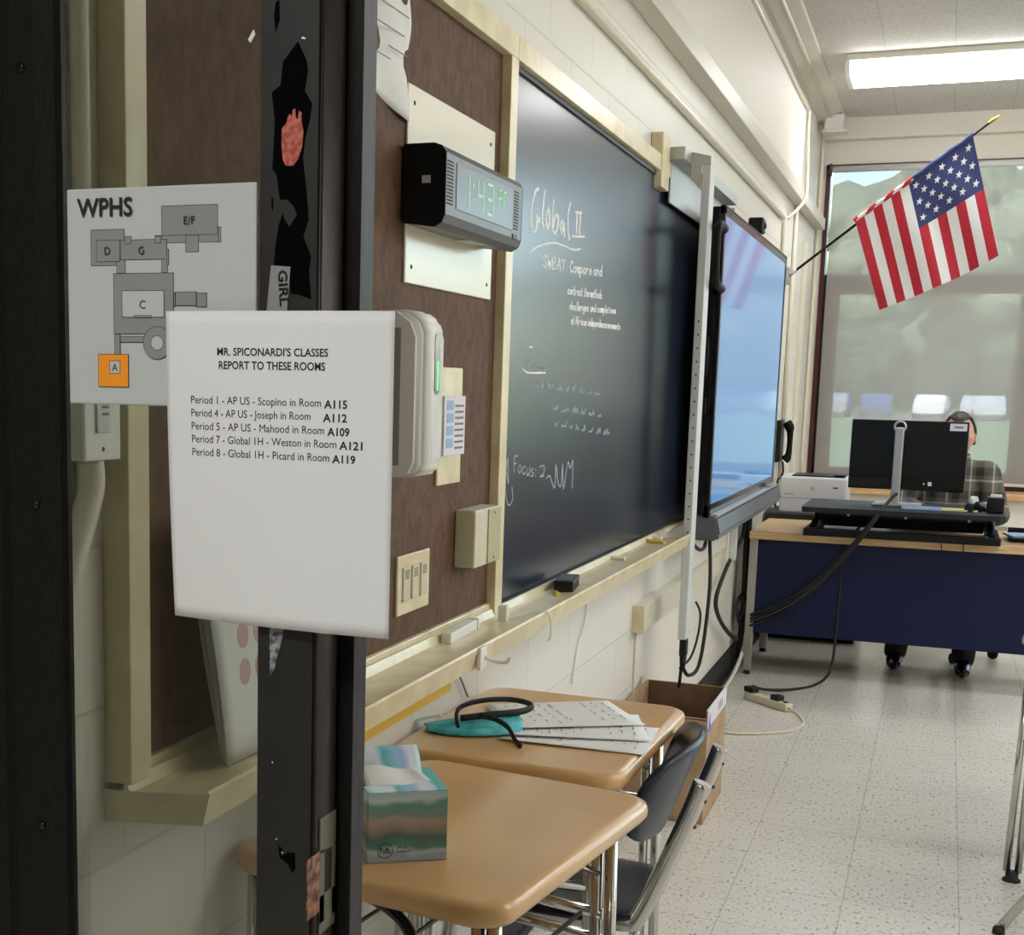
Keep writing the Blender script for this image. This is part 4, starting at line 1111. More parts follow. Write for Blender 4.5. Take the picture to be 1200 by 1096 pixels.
for sx in (-1, 1):
    for sy in (-1, 1):
        lg = obj('leg', MB().tube([(sx * .13, sy * .09, .43), (sx * .388, sy * .26, .012)], .0125, 12), M['chrome'], t)
        obj('glide', MB().lathe([(.016, 0), (.016, .012), (.012, .02)], lambda a, b, c, sx=sx, sy=sy: (sx * .388 + a, sy * .26 + b, c), 12), M['black_rubber'], lg)
# ------------------------------------------------------------------ on the student desks
DT = .7402
# tissue box, torn open
def watercolour():
    m = mat('watercolour_card', lin(180, 190, 190), .5)
    tc = N(m, 'ShaderNodeTexCoord'); sx = N(m, 'ShaderNodeSeparateXYZ'); L(m, tc.outputs['Object'], sx.inputs[0])
    nz = N(m, 'ShaderNodeTexNoise', Scale=16, Detail=2); L(m, tc.outputs['Object'], nz.inputs['Vector'])
    ad = N(m, 'ShaderNodeMath', operation='MULTIPLY_ADD'); ad.inputs[1].default_value = .035; L(m, nz.outputs[0], ad.inputs[0]); L(m, sx.outputs['Z'], ad.inputs[2])
    mr = N(m, 'ShaderNodeMapRange'); mr.inputs['From Min'].default_value = .012; mr.inputs['From Max'].default_value = .122; L(m, ad.outputs[0], mr.inputs[0])
    rp = ramp(m, [(0, lin(172, 182, 190)), (.13, lin(160, 172, 190)), (.2, lin(190, 205, 208)), (.27, lin(92, 142, 136)), (.40, lin(88, 116, 108)), (.50, lin(150, 140, 128)), (.60, lin(182, 158, 144)), (.68, lin(126, 152, 138)), (.80, lin(104, 156, 146)), (.88, lin(200, 214, 212)), (1, lin(168, 200, 204))])
    L(m, mr.outputs[0], rp.inputs[0]); L(m, rp.outputs[0], B(m).inputs['Base Color'])
    return m
def striped_top():
    m = mat('striped_card_top', lin(180, 210, 220), .5)
    tc = N(m, 'ShaderNodeTexCoord'); sx = N(m, 'ShaderNodeSeparateXYZ'); L(m, tc.outputs['Object'], sx.inputs[0])
    nz = N(m, 'ShaderNodeTexNoise', Scale=14, Detail=2); L(m, tc.outputs['Object'], nz.inputs['Vector'])
    ad = N(m, 'ShaderNodeMath', operation='MULTIPLY_ADD'); ad.inputs[1].default_value = .03; L(m, nz.outputs[0], ad.inputs[0]); L(m, sx.outputs['X'], ad.inputs[2])
    mr = N(m, 'ShaderNodeMapRange'); mr.inputs['From Min'].default_value = -.045; mr.inputs['From Max'].default_value = .075; L(m, ad.outputs[0], mr.inputs[0])
    rp = ramp(m, [(0, lin(96, 184, 186)), (.1, lin(210, 226, 234)), (.28, lin(222, 228, 238)), (.36, lin(100, 186, 194)), (.48, lin(150, 200, 226)), (.56, lin(160, 184, 232)), (.68, lin(228, 230, 236)), (.8, lin(206, 226, 232)), (.86, lin(98, 188, 186)), (1, lin(110, 192, 190))])
    L(m, mr.outputs[0], rp.inputs[0]); L(m, rp.outputs[0], B(m).inputs['Base Color'])
    return m
M['watercolour'] = watercolour(); M['striped'] = striped_top()
t = thing('tissue_box', 'blue and green watercolour tissue box with its top torn open', 'tissue box', (-.704, 1.782, DT), R(34))
h = .104; a = .0585
w = MB()
w.box(-a, a, -a, -a + .0015, 0, h).box(-a, a, a - .0015, a, 0, h).box(-a, -a + .0015, -a, a, 0, h).box(a - .0015, a, -a, a, 0, h).box(-a, a, -a, a, 0, .0015)
obj('carton', w, M['watercolour'], t)
w = MB()
w.prism([(-a, -a), (a, -a), (a, -.012), (.036, -.002), (.012, -.026), (-.03, -.030), (-a, -.028)], lambda x, y, d: (x, y, d), h, h + .0012)
w.prism([(a, -.012), (a, a), (.043, a), (.036, -.002)], lambda x, y, d: (x, y, d), h, h + .0012)
obj('top_panel', w, M['striped'], t)
def flap(u, v): return (-a + .098 * u, .022 + .045 * v, h + .004 + .030 * math.sin(min(1, v * 1.15) * PI / 2) - .010 * (2 * u - 1) ** 2 * (1 - v))
obj('torn_flap', MB().grid(flap, 12, 10), M['striped'], t, solid=.0012)
def inner(u, v): return (-a + .004 + .108 * u * (1 - .25 * v), -.028 + .055 * v, h - .003 + .016 * v + .004 * math.sin(6 * u))
obj('inner_card', MB().grid(inner, 12, 8), M['paper'], t, solid=.001)
obj('tissue', MB().grid(lambda u, v: (-.04 + .075 * u, -.02 + .06 * v, h - .022 + .012 * math.sin(9 * u + 3 * v)), 14, 10), M['paper'], t, solid=.001)
# small print on the front: round logo and two short words
lg = MB()
n = 26
for k in range(n):
    p, q = 2 * PI * k / n, 2 * PI * (k + 1) / n
    lg.prism([(.0115 * math.cos(p), .0115 * math.sin(p)), (.0115 * math.cos(q), .0115 * math.sin(q)), (.0105 * math.cos(q), .0105 * math.sin(q)), (.0105 * math.cos(p), .0105 * math.sin(p))], lambda x, z, d: (x - .032, -a - d, z + .018), 0, .0003)
obj('logo_ring', lg, M['sign_line'], t)
obj('lettering', join_text([(text_mesh('Puffs', width=.0155, height=.0085, bold=.012, extrude=0), -.0398, .0145), (text_mesh('Plus', width=.013, height=.0042, bold=.015, extrude=0), -.0135, .0205), (text_mesh('Lotion', width=.019, height=.0042, bold=.015, extrude=0), -.0135, .0145)], lambda x, y, z: (x, -a - .0004, y)), M['ink'], t)

# papers on the second desk
def sheet(label, x, y, rz, dz, group='loose worksheets on the second desk', lines=True):
    t = thing('worksheet', label, 'paper', (x, y, DT + dz), R(rz), group)
    def f(u, v): return (-.108 + .216 * u, -.14 + .28 * v, .0006 + .004 * max(0, u - .85) / .15 * (1 - v) + .0008 * abs(math.sin(3 * u + 2 * v)))
    obj('page', MB().grid(f, 10, 10), M['paper'], t, solid=.0003)
    if lines:
        g = MB(); rnd = random.Random(int(rz * 100))
        for k in range(10):
            if k in (3, 4): continue
            z = .115 - k * .024
            x0 = -.085
            while x0 < .06:
                ln = rnd.choice((.008, .014, .02))
                uu = (x0 + .108) / .216
                g.box(x0, x0 + ln, z, z + .0022, .0030, .0033); x0 += ln + rnd.choice((.006, .02, .03))
        obj('printed_line', g, M['ink_grey'], t)
    return t
sheet('bottom white worksheet under the other papers on the second desk', -.623, 2.548, -86, .0002)
sheet('middle white worksheet fanned out on the second desk', -.652, 2.605, -72, .0024)
sheet('top white worksheet of the fanned papers, turned furthest toward the wall', -.694, 2.672, -56, .0048)

# teal pouch with black elastic loop
t = thing('face_mask', 'teal fabric mask with a black elastic loop beside the worksheets', 'mask', (-.832, 2.495, DT), R(30))
def mk(u, v):
    x = -.095 + .19 * u; w_ = .125 * (1 - .55 * abs(2 * u - 1.05) ** 2.4)
    return (x, -w_ * .56 + w_ * v, .004 + .020 * math.sin(PI * v) ** .7 * (.4 + .8 * u) + .003 * math.sin(20 * v) * math.sin(PI * u))
obj('fabric', MB().grid(mk, 20, 14), M['teal'], t, solid=.0015)
obj('pale_edge', MB().grid(lambda u, v: (-.125 + .07 * u, .012 + .022 * v, .012 + .012 * u), 6, 3), M['pale_green'], t, solid=.0008)
loop = smooth([(-.035, -.035, .008), (-.03, -.0, .040), (.02, .03, .050), (.09, .055, .046), (.128, .03, .040), (.10, -.005, .036), (.03, -.025, .035), (-.03, -.03, .03)], 5)
obj('elastic_loop', MB().tube(loop, .0068, 8, .6), M['black_rubber'], t)
obj('elastic_tail', MB().tube(smooth([(.01, -.03, .034), (.035, -.05, .032), (.055, -.075, .022), (.062, -.11, .006), (.064, -.15, .004)], 4), .0055, 8, .5), M['black_rubber'], t)
o = obj('paper_scrap', MB().grid(lambda u, v: (-.06 + .12 * u, -.03 + .06 * v, .003 * math.sin(4 * u)), 6, 4), M['paper'], loc=(-.60, 2.36, .562), solid=.0005)
tag(o, 'white paper lying on the rack underneath the second desk', 'paper')

# ------------------------------------------------------------------ cardboard box
M['card'] = speckle(mat('brown_cardboard', lin(168, 140, 108), .8), lin(160, 132, 100), lin(178, 150, 118), 8)
M['card_in_shade'] = speckle(mat('shade_toned_cardboard', lin(104, 82, 60), .85), lin(96, 75, 54), lin(112, 88, 66), 8)  # darker cardboard copy: the shade inside the box put into its colour
t = thing('cardboard_box', 'open brown cardboard box on the floor behind the second desk', 'box', (-.787, 4.56, 0))
bx, by, bh = .14, .20, .385
w = MB()
w.box(-bx, bx, by - .005, by, .003, bh).box(-bx, -bx + .005, -by, by - .0051, .003, bh).box(bx - .005, bx, -by, by - .0051, .003, bh).box(-bx + .0051, bx - .0051, -by, -by + .005, .003, bh - .035).box(-bx, bx, -by, by, 0, .005)
obj('carton', w, M['card'], t)
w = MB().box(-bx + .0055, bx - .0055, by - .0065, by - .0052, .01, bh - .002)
obj('inner_shade_sheet', w, M['card_in_shade'], t)  # added dark sheet over the far inner wall, standing in for shade
fl = MB().box(-bx + .006, bx - .006, 0, .004, -.12, 0, rot=Matrix.Rotation(R(32), 3, 'X'))
bmesh.ops.translate(fl.bm, verts=fl.bm.verts, vec=(0, -by + .008, bh - .03))
obj('flap', fl, M['card'], t)
obj('corner_flap', MB().prism([(-.18, 0), (.0, 0), (.0, .03), (-.17, .004)], lambda a_, b_, d: (-bx - d, by - .1 + a_ * .6, bh + b_), 0, .003), M['card'], t)
w = MB().box(bx, bx + .0008, -by + .002, by - .002, bh - .06, bh).box(bx - .006, bx + .001, -by + .002, by - .002, bh, bh + .001)
obj('label_strip', w, M['label_white'], t)
M['violet'] = mat('violet_print', lin(98, 92, 205), .6)
obj('violet_mark', MB().prism([(-by + .015, bh - .075), (-by + .06, bh - .075), (-by + .045, bh - .02), (-by + .035, bh - .01)], lambda a_, b_, d: (d, a_, b_), bx + .0009, bx + .0015), M['violet'], t)
g = MB()
for k in range(3): g.box(bx + .0009, bx + .0013, .02 + k * .035, .035 + k * .035, bh - .045, bh - .015)
obj('smudged_print', g, M['ink_grey'], t)

# ------------------------------------------------------------------ floor: power strip and cables
t = thing('power_strip', 'beige power strip with black plugs on the floor in front of the blue desk', 'power strip', (-.66, 6.235, 0), R(-42))
obj('body', MB().box(-.14, .14, -.022, .022, 0.001, .036, .004), M['tan_plastic'], t)
obj('plug', MB().box(-.145, -.085, -.021, .021, .0365, .062, .004), M['black_plastic'], t)
obj('plug', MB().box(.035, .085, -.021, .021, .0365, .06, .004), M['black_plastic'], t)
obj('switch', MB().box(.105, .125, -.008, .008, .0365, .042, .002), M['black_plastic'], t)
cable('cable', [(-.56, 6.13, .02), (-.50, 6.05, .007), (-.475, 5.9, .006), (-.53, 5.74, .006), (-.70, 5.62, .006), (-.87, 5.60, .006)], .005, M['tan_plastic'], 'beige cord looping from the power strip to the wall')
cable('cable', [(-.742, 6.35, .055), (-.70, 6.47, .02), (-.60, 6.58, .008), (-.50, 6.74, .008), (-.44, 6.86, .06), (-.425, 6.89, .25), (-.42, 6.90, .55), (-.395, 6.88, .72), (-.37, 6.83, .755), (-.35, 6.9, .78)], .007, M['black_rubber'], 'black cord hanging down the blue desk front to the power strip')
for i, (dz, dx, m_) in enumerate(((0, 0, 'black_rubber'), (.018, .012, 'black_rubber'), (-.035, .01, 'black_rubber'), (-.016, .0, 'dark_metal'))):
    cable('cable', [(-.20, 7.14, .93), (-.222, 6.95, .915), (-.28, 6.77, .83 + dz * .3), (-.38, 6.80, .68 + dz * .5), (-.51, 6.84, .52 + dz * .8), (-.66, 6.86 - i * .004, .385 + dz), (-.84, 6.88, .285 + dz)], .008 if i < 2 else .006, M[m_], ['upper black cable of the bundle slanting across the blue desk front', 'second black cable of the bundle slanting across the blue desk front', 'lowest dark cable slanting across the blue desk front', 'grey cable slanting across the blue desk front'][i], group='monitor cables')
for x in (.02, .115):
    cable('cable', [(x - .02, 6.84, .742), (x, 6.82, .734), (x + .004, 6.838, .70), (x + .01, 6.855, .68)], .0025, M['black_rubber'], 'thin black cord hanging over the blue desk edge, %s of the pair' % ('left' if x < .1 else 'right'), n=3, seg=6)

# ------------------------------------------------------------------ the teacher's desk
M['oak'] = speckle(mat('oak_laminate', lin(206, 172, 124), .35), lin(196, 160, 112), lin(214, 182, 136), 5, stretch=(1, 12, 12))
M['navy_steel'] = mat('navy_steel_panel', lin(7, 20, 58), .5, spec=.3)
t = thing('teacher_desk', 'teacher desk with oak laminate top and navy front panel', 'desk', (0, 6.9, 0))
X0, X1 = -.865, .85
obj('desk_top', MB().box(X0, X1, -.05, .72, .693, .732, .004), M['oak'], t)
obj('front_panel', MB().box(X0 + .025, X1 - .025, .0, .02, .215, .692, .002), M['navy_steel'], t)
obj('side_panel', MB().box(X0 + .022, X0 + .04, .03, .66, .215, .692, .002), M['navy_steel'], t)
obj('side_panel', MB().box(X1 - .04, X1 - .022, .03, .66, .215, .692, .002), M['navy_steel'], t)
for x in (X0 + .02, X1 - .02):
    for y in (.005, .655):
        lg = obj('leg', MB().box(x - .02, x + .02, y - .018, y + .018, .02, .693, .003), M['steel'], t)
        obj('glide', MB().lathe([(.018, .0), (.018, .012), (.008, .02)], lambda a_, b_, c_, x=x, y=y: (x + a_, y + b_, c_), 12), M['black_rubber'], lg)
# sit-stand converter
t = thing('standing_desk_converter', 'black sit-stand desk riser on the oak desk top', 'desk riser', (-.165, 7.1, .732))
obj('base', MB().box(-.44, .44, -.31, -.25, 0, .035, .004).box(-.44, -.38, -.25, .22, 0, .03, .004).box(.38, .44, -.25, .22, 0, .03, .004), M['black'], t)
obj('platform', MB().prism(superq(.455, .29, .03), lambda a_, b_, d: (a_, b_ - .03, d), .115, .140), mat('dark_riser_top', lin(26, 29, 34), .45, spec=.35), t)
obj('keyboard_tray', MB().box(-.36, .30, .10, .32, .045, .06, .004), M['black_plastic'], t)
for s in (-1, 1):
    obj('lift_arm', MB().tube([(s * .40, -.26, .035), (s * .40, .10, .112)], .016, 8).tube([(s * .385, .18, .03), (s * .385, -.16, .112)], .014, 8), M['black'], t)
obj('lift_mechanism', MB().box(-.37, .37, -.05, .03, .03, .112, .004).box(-.30, -.1, .03, .08, .03, .09, .004), M['black'], t)
obj('under_frame', MB().box(-.38, .38, -.24, -.20, .095, .115, .003).box(-.36, .36, .08, .12, .09, .115, .003), M['black'], t)
for x in (-.24, .02, .3): obj('bolt', MB().lathe([(.008, 0), (.006, .003)], lambda a_, b_, c_, x=x: (x + a_, -.2405 - c_, .105 + b_), 10), M['steel'], t)
PT = .732 + .1402
# monitor seen from behind
t = thing('monitor', 'black computer monitor on silver stand, seen from behind', 'monitor', (-.165, 7.18, PT), R(-3))
obj('case', MB().box(-.272, .272, -.015, .02, .075, .42, .006), M['black_plastic'], t)
obj('lower_bulge', MB().box(-.27, .27, -.024, -.014, .08, .135, .004), M['black_gloss'], t)
obj('screen', MB().box(-.262, .262, .02, .021, .095, .41), mat('monitor_picture', (.05, .05, .06), .2, emit=.35, emit_col=(.7, .78, .9)), t)
obj('stand', MB().box(-.062, -.02, -.06, -.034, .01, .385, .006), M['silver'], t)
rg = MB().tube([(-.041 + .026 * math.cos(k * PI / 12), -.05, .388 + .026 * math.sin(k * PI / 12)) for k in range(24)], .005, 8, closed=True)
obj('stand_ring', rg, M['silver'], t)
obj('stand_foot', MB().box(-.14, .08, -.14, .05, .001, .012, .004), M['silver'], t)
obj('asset_label', MB().box(.185, .262, -.0165, -.0148, .375, .41), M['label_white'], t)
obj('label_print', MB().box(.205, .245, -.0172, -.0164, .388, .397), M['ink_grey'], t)
obj('port_light', MB().box(.083, .089, -.026, -.0238, .108, .114), M['green_led'], t)
obj('port_plug', MB().box(.104, .122, -.028, -.0238, .102, .122, .002), M['label_white'], t)
# things on the riser
def item(name, label, cat, x, y, rz=0, z=PT, group=None): return thing(name, label, cat, (x, y, z), R(rz), group)
t = item('paper_pile', 'flat pale papers on the riser beside the monitor stand', 'paper', -.07, 7.02)
obj('sheets', MB().box(-.10, .08, -.09, .08, 0, .006, .001), M['blue_paper'], t)
o = obj('notepad', MB().box(-.08, .08, -.05, .05, 0, .008, .001), M['yellow_paper'], loc=(.09, 7.0, PT)); tag(o, 'pale yellow notepad on the riser right of the monitor stand', 'notepad')
t = item('tape_dispenser', 'black and white tape dispenser on the riser by the pen cup', 'tape dispenser', .155, 7.0, 60)
obj('body', MB().prism([(-.06, 0), (.06, 0), (.06, .02), (.02, .03), (-.01, .05), (-.05, .03)], lambda a_, b_, d: (a_, d, b_), -.02, .02), M['black_plastic'], t)
obj('tape_roll', MB().lathe([(.024, -.012), (.024, .012)], lambda a_, b_, c_: (-.012 + a_, c_, .05 + b_), 20), M['paper'], t)
t = item('pen_cup', 'square black pen holder at the right end of the riser', 'pen holder', .245, 6.98)
obj('cup', MB().box(-.038, .038, -.038, .038, 0, .075, .006), M['black_plastic'], t)
obj('card', MB().box(-.025, .025, -.004, .004, .03, .088, .001), M['paper'], t)
t = item('stapler', 'white stapler lying on the riser in front of the person', 'stapler', .20, 7.09, 130)
obj('arm', MB().prism([(-.06, .012), (.06, .012), (.065, .03), (.0, .04), (-.06, .03)], lambda a_, b_, d: (a_, d, b_), -.013, .013), M['white_plastic'], t)
obj('base', MB().box(-.065, .065, -.015, .015, 0, .010, .002), M['black_plastic'], t)
# things on the desk top itself
DK = .7322
o = obj('document_tray', MB().box(-.16, .16, -.12, .12, 0, .02, .004).box(-.16, .16, .11, .12, .02, .05, .002), M['black_plastic'], loc=(.48, 7.16, DK)); tag(o, 'black letter tray on the desk at the right picture edge', 'tray')
t = thing('letter_bundle', 'pale blue papers lying on the black tray at the right', 'paper', (.44, 7.14, DK + .0205), R(12))
obj('sheets', MB().box(-.13, .13, -.10, .09, 0, .010, .002), M['blue_paper'], t)
o = obj('file_holder', MB().box(-.04, .04, -.12, .12, 0, .24, .004), M['black_plastic'], loc=(.445, 6.945, DK)); tag(o, 'upright black file holder on the desk at the right picture edge', 'file holder')
o.scale = (.8, .5, .9)
o = obj('glasses_case', MB().sphere((0, 0, .02), .02, 2, (1.3, 3, 1)), M['teal'], loc=(.215, 6.86, DK)); tag(o, 'small pale teal case at the front right of the desk riser', 'case')

# printer on its cabinet
t = thing('printer', 'white laser printer by the window to the left of the desk', 'printer', (-.68, 8.05, .732))
M['printer_white'] = mat('printer_white', lin(226, 226, 228), .35)
obj('body', MB().box(-.18, .185, -.0, .36, 0, .208, .012), M['printer_white'], t)
obj('tray_seam', MB().box(-.181, .186, -.0012, .002, .083, .086), M['grey_plastic'], t)
obj('output_top', MB().box(-.12, .17, .03, .3, .2075, .216, .003).box(.11, .17, .02, .09, .2081, .224, .003), M['black_plastic'], t)
obj('emblem', MB().lathe([(.012, 0), (.012, .0015)], lambda a_, b_, c_: (.0 + a_, -.0004 - c_, .142 + b_), 18), M['silver'], t)
obj('control_mark', MB().box(.11, .14, -.0012, .002, .147, .155), M['denim'], t)
obj('name_strip', MB().box(-.16, -.10, -.0012, .002, .105, .109), M['grey_plastic'], t)
t = thing('cabinet', 'low dark cabinet under the white printer', 'cabinet', (-.64, 8.05, 0))
obj('carcass', MB().box(-.28, .26, -.06, .45, .06, .70, .004), M['black_plastic'], t)
obj('top', MB().box(-.285, .265, -.07, .455, .70, .7315, .004), mat('dark_cabinet_top', lin(44, 40, 40), .4), t)
obj('door', MB().box(-.27, -.012, -.078, -.0605, .07, .69, .003), M['black'], t)
obj('door', MB().box(-.008, .25, -.078, -.0605, .07, .69, .003), M['black'], t)
obj('plinth', MB().box(-.26, .24, -.03, .43, 0, .06), M['black'], t)
# ------------------------------------------------------------------ the person at the desk, on an office chair
PX, PY = .055, 7.93
t = thing('office_chair', 'black swivel office chair behind the desk, castors showing below the panel', 'office chair', (PX, PY + .02, 0), R(14))
obj('seat', MB().box(-.24, .24, -.24, .22, .385, .452, .03, 3), M['black_rubber'], t)
obj('backrest', MB().box(-.21, .21, .26, .32, .54, .93, .025, 3), M['black_rubber'], t)
obj('back_stem', MB().tube(smooth([(0, .16, .385), (0, .31, .39), (0, .33, .52), (0, .325, .7)], 4), .018, 10), M['black_plastic'], t)
obj('column', MB().lathe([(.05, .12), (.03, .14), (.028, .33), (.07, .375), (.1, .386)]), M['black_plastic'], t)
for k in range(5):
    an = 2 * PI * k / 5 + R(200)
    dx, dy = math.cos(an), math.sin(an)
    lg = obj('leg', MB().tube([(.03 * dx, .03 * dy, .12), (.27 * dx, .27 * dy, .085)], [.026, .016], 10), M['black_plastic'], t)
    obj('castor', MB().lathe([(.02, -.022), (.028, -.018), (.028, .018), (.02, .022)], lambda a_, b_, c_, dx=dx, dy=dy: (.275 * dx + a_ * dx - c_ * dy, .275 * dy + a_ * dy + c_ * dx, .0285 + b_), 16), M['black'], lg)

def skin_mesh(chains, sub=2):
    """closed tapering limbs: each chain is a list of (point, radius or (across, depth)); rounded ends, fused later"""
    mb = MB()
    for ch in chains:
        P_ = [Vector(p) for p, r_ in ch]; R_ = [r_ if isinstance(r_, tuple) else (r_, r_) for p, r_ in ch]
        # resample smoothly
        Q, W_ = [], []
        for k in range(len(P_) - 1):
            for q in range(4):
                f_ = q / 4
                Q.append(P_[k].lerp(P_[k + 1], f_)); e_ = f_ * f_ * (3 - 2 * f_)
                W_.append((R_[k][0] + (R_[k + 1][0] - R_[k][0]) * e_, R_[k][1] + (R_[k + 1][1] - R_[k][1]) * e_))
        Q.append(P_[-1]); W_.append(R_[-1])
        d0 = (Q[0] - Q[1]).normalized(); d1 = (Q[-1] - Q[-2]).normalized()
        caps0 = [(Q[0] + d0 * min(W_[0]) * c_, (W_[0][0] * s_, W_[0][1] * s_)) for c_, s_ in ((.97, .2), (.8, .6), (.45, .89))]
        caps1 = [(Q[-1] + d1 * min(W_[-1]) * c_, (W_[-1][0] * s_, W_[-1][1] * s_)) for c_, s_ in ((.45, .89), (.8, .6), (.97, .2))]
        seq = caps0 + list(zip(Q, W_)) + caps1
        rings = []; n = 18; up = Vector((1, 0, 0))
        for k, (p, (a_, b_)) in enumerate(seq):
            d_ = (seq[min(k + 1, len(seq) - 1)][0] - seq[max(k - 1, 0)][0]).normalized()
            u = up - d_ * up.dot(d_)
            if u.length < .2: u = Vector((0, 1, 0)) - d_ * d_.y
            u.normalize(); w_ = d_.cross(u)
            rings.append([mb.bm.verts.new(p + u * a_ * math.cos(2 * PI * q / n) + w_ * b_ * math.sin(2 * PI * q / n)) for q in range(n)])
        for A2, B2 in zip(rings, rings[1:]):
            for q in range(n): mb.bm.faces.new((A2[q], A2[(q + 1) % n], B2[(q + 1) % n], B2[q])).smooth = True
        mb.bm.faces.new(rings[0][::-1]); mb.bm.faces.new(rings[-1])
    bmesh.ops.recalc_face_normals(mb.bm, faces=mb.bm.faces)
    out = bpy.data.meshes.new('limb'); mb.bm.to_mesh(out); mb.bm.free()
    return out
def fuse(meshes, voxel, smooth_it=4):
    bm = bmesh.new()
    for me in meshes: bm.from_mesh(me); bpy.data.meshes.remove(me)
    me = bpy.data.meshes.new('fuse'); bm.to_mesh(me); bm.free()
    o = bpy.data.objects.new('fuse', me); COL.objects.link(o)
    md = o.modifiers.new('r', 'REMESH'); md.mode = 'VOXEL'; md.voxel_size = voxel; md.use_smooth_shade = True
    if smooth_it:
        m2 = o.modifiers.new('s', 'SMOOTH'); m2.iterations = smooth_it; m2.factor = .4
    dg_ = bpy.context.evaluated_depsgraph_get(); dg_.update()
    out = bpy.data.meshes.new_from_object(o.evaluated_get(dg_)); bpy.data.objects.remove(o)
    return out
# joints, local to (PX, PY, 0); the person faces -y, bent slightly over the desk, head down
S = lambda s, x: s * x
pel = (0, .02, .56); wai = (0, .0, .70); che = (0, -.045, .90); nb = (0, -.06, 1.06); nk = (0, -.085, 1.11)
hd = Vector((.012, -.115, 1.205))
sh = {s: (s * .165, -.055, 1.01) for s in (-1, 1)}
el = {-1: (-.25, -.20, .83), 1: (.235, -.17, .80)}
wr = {-1: (-.09, -.40, .80), 1: (.095, -.41, .795)}
hip = {s: (s * .09, .0, .54) for s in (-1, 1)}
kn = {-1: (-.17, -.36, .53), 1: (.14, -.40, .53)}
an = {-1: (-.215, -.40, .10), 1: (.115, -.47, .10)}
def limb(a, b, ra, rb, n=2):
    a, b = Vector(a), Vector(b)
    return [(tuple(a.lerp(b, k / n)), ra + (rb - ra) * k / n) for k in range(n + 1)]
def figure(g=0.0, arms=True, legs=True, neck=False, arm_end=1.0):
    ch = [[(pel, (.165 + g, .115 + g)), (wai, (.150 + g, .105 + g)), ((0, -.03, .82), (.165 + g, .11 + g)), (che, (.175 + g, .11 + g)), ((0, -.05, .985), (.15 + g, .085 + g)), (nb, (.062 + g, .06 + g))],
          [(sh[-1], .055 + g), ((0, -.05, 1.0), .075 + g), (sh[1], .055 + g)]]
    if neck: ch.append([(nb, .06), (nk, .056), ((.006, -.10, 1.16), .056)])
    if legs:
        for s in (-1, 1): ch.append([(hip[s], .088)] + limb(hip[s], kn[s], .085, .06)[1:] + limb(kn[s], an[s], .06, .04)[1:])
    if arms:
        for s in (-1, 1):
            w_ = wr[s] if arm_end >= 1 else tuple(Vector(el[s]).lerp(Vector(wr[s]), arm_end))
            ch.append([(sh[s], .057 + g)] + limb(sh[s], el[s], .055 + g, .044 + g)[1:])
            ch.append(limb(el[s], w_, .044 + g, .030 + g * 1.2))
    return ch
body = skin_mesh(figure(neck=True))
# head with brow, nose, mouth, chin and ears, tilted down
hb = bmesh.new()
bmesh.ops.create_uvsphere(hb, u_segments=40, v_segments=28, radius=1)
for v in hb.verts:
    x, y, z = v.co
    w_ = 1 - .16 * max(0, -z) ** 1.5
    X_, Y_, Z_ = x * .076 * w_, y * .096, z * .118
    if y < 0:
        Y_ *= 1 - .10 * abs(z) ** 2
        n_ = math.exp(-((x / .16) ** 2)) * math.exp(-(((z + .12) / .22) ** 2)); Y_ -= .026 * n_          # nose
        e_ = math.exp(-(((abs(x) - .38) / .16) ** 2)) * math.exp(-(((z - .06) / .12) ** 2)); Y_ += .010 * e_   # eye sockets
        b_ = math.exp(-(((z - .24) / .1) ** 2)) * math.exp(-((x / .5) ** 2)); Y_ -= .005 * b_            # brow
        l_ = math.exp(-(((z + .47) / .07) ** 2)) * math.exp(-((x / .28) ** 2)); Y_ -= .007 * l_          # lips
        c_ = math.exp(-(((z + .82) / .16) ** 2)) * math.exp(-((x / .34) ** 2)); Y_ -= .010 * c_          # chin
    v.co = Vector((X_, Y_, Z_))
for s in (-1, 1):
    q = bmesh.ops.create_uvsphere(hb, u_segments=14, v_segments=10, radius=1)
    for v in q['verts']: v.co = Vector((s * (.076 + v.co.x * .012), .008 + v.co.y * .018, -.004 + v.co.z * .030))
HM = Matrix.Translation(hd) @ Matrix.Rotation(R(14), 4, 'X') @ Matrix.Rotation(R(-6), 4, 'Z')
hb.transform(HM)
head = bpy.data.meshes.new('head'); hb.to_mesh(head); hb.free()
# hands: palm plus five bent fingers each
hands = []
for s in (-1, 1):
    w0 = Vector(wr[s]); fw = Vector((-s * .45, -1, -.25)).normalized(); sd = Vector((s * 1.0, -.45, 0)).normalized()
    palm = [(tuple(w0 - fw * .02), .026), (tuple(w0 + fw * .03), (.020, .030)), (tuple(w0 + fw * .075), (.015, .038))]
    hands.append(skin_mesh([palm], sub=2))
    for k, (off, ln) in enumerate(((-.030, .062), (-.010, .074), (.010, .078), (.030, .070))):
        b0 = w0 + fw * .07 + sd * off * s * 1.0
        dn_ = Vector((0, 0, -1))
        hands.append(skin_mesh([[(tuple(b0 - fw * .015), .0095), (tuple(b0 + fw * ln * .45 + dn_ * .004), .009), (tuple(b0 + fw * ln * .78 + dn_ * .018), .0082), (tuple(b0 + fw * ln * .95 + dn_ * .034), .007)]], sub=2))
    b0 = w0 + fw * .025 - sd * .026
    hands.append(skin_mesh([[(tuple(b0), .012), (tuple(b0 + fw * .025 - sd * .022), .011), (tuple(b0 + fw * .055 - sd * .026 + Vector((0, 0, -.012))), .009)]], sub=2))
bm_ = fuse([body, head] + hands, .006, 3)
person = link('person', bm_, M['skin'], loc=(PX, PY, 0))
tag(person, 'person in a grey plaid shirt seated behind the monitor, head bowed', 'person')
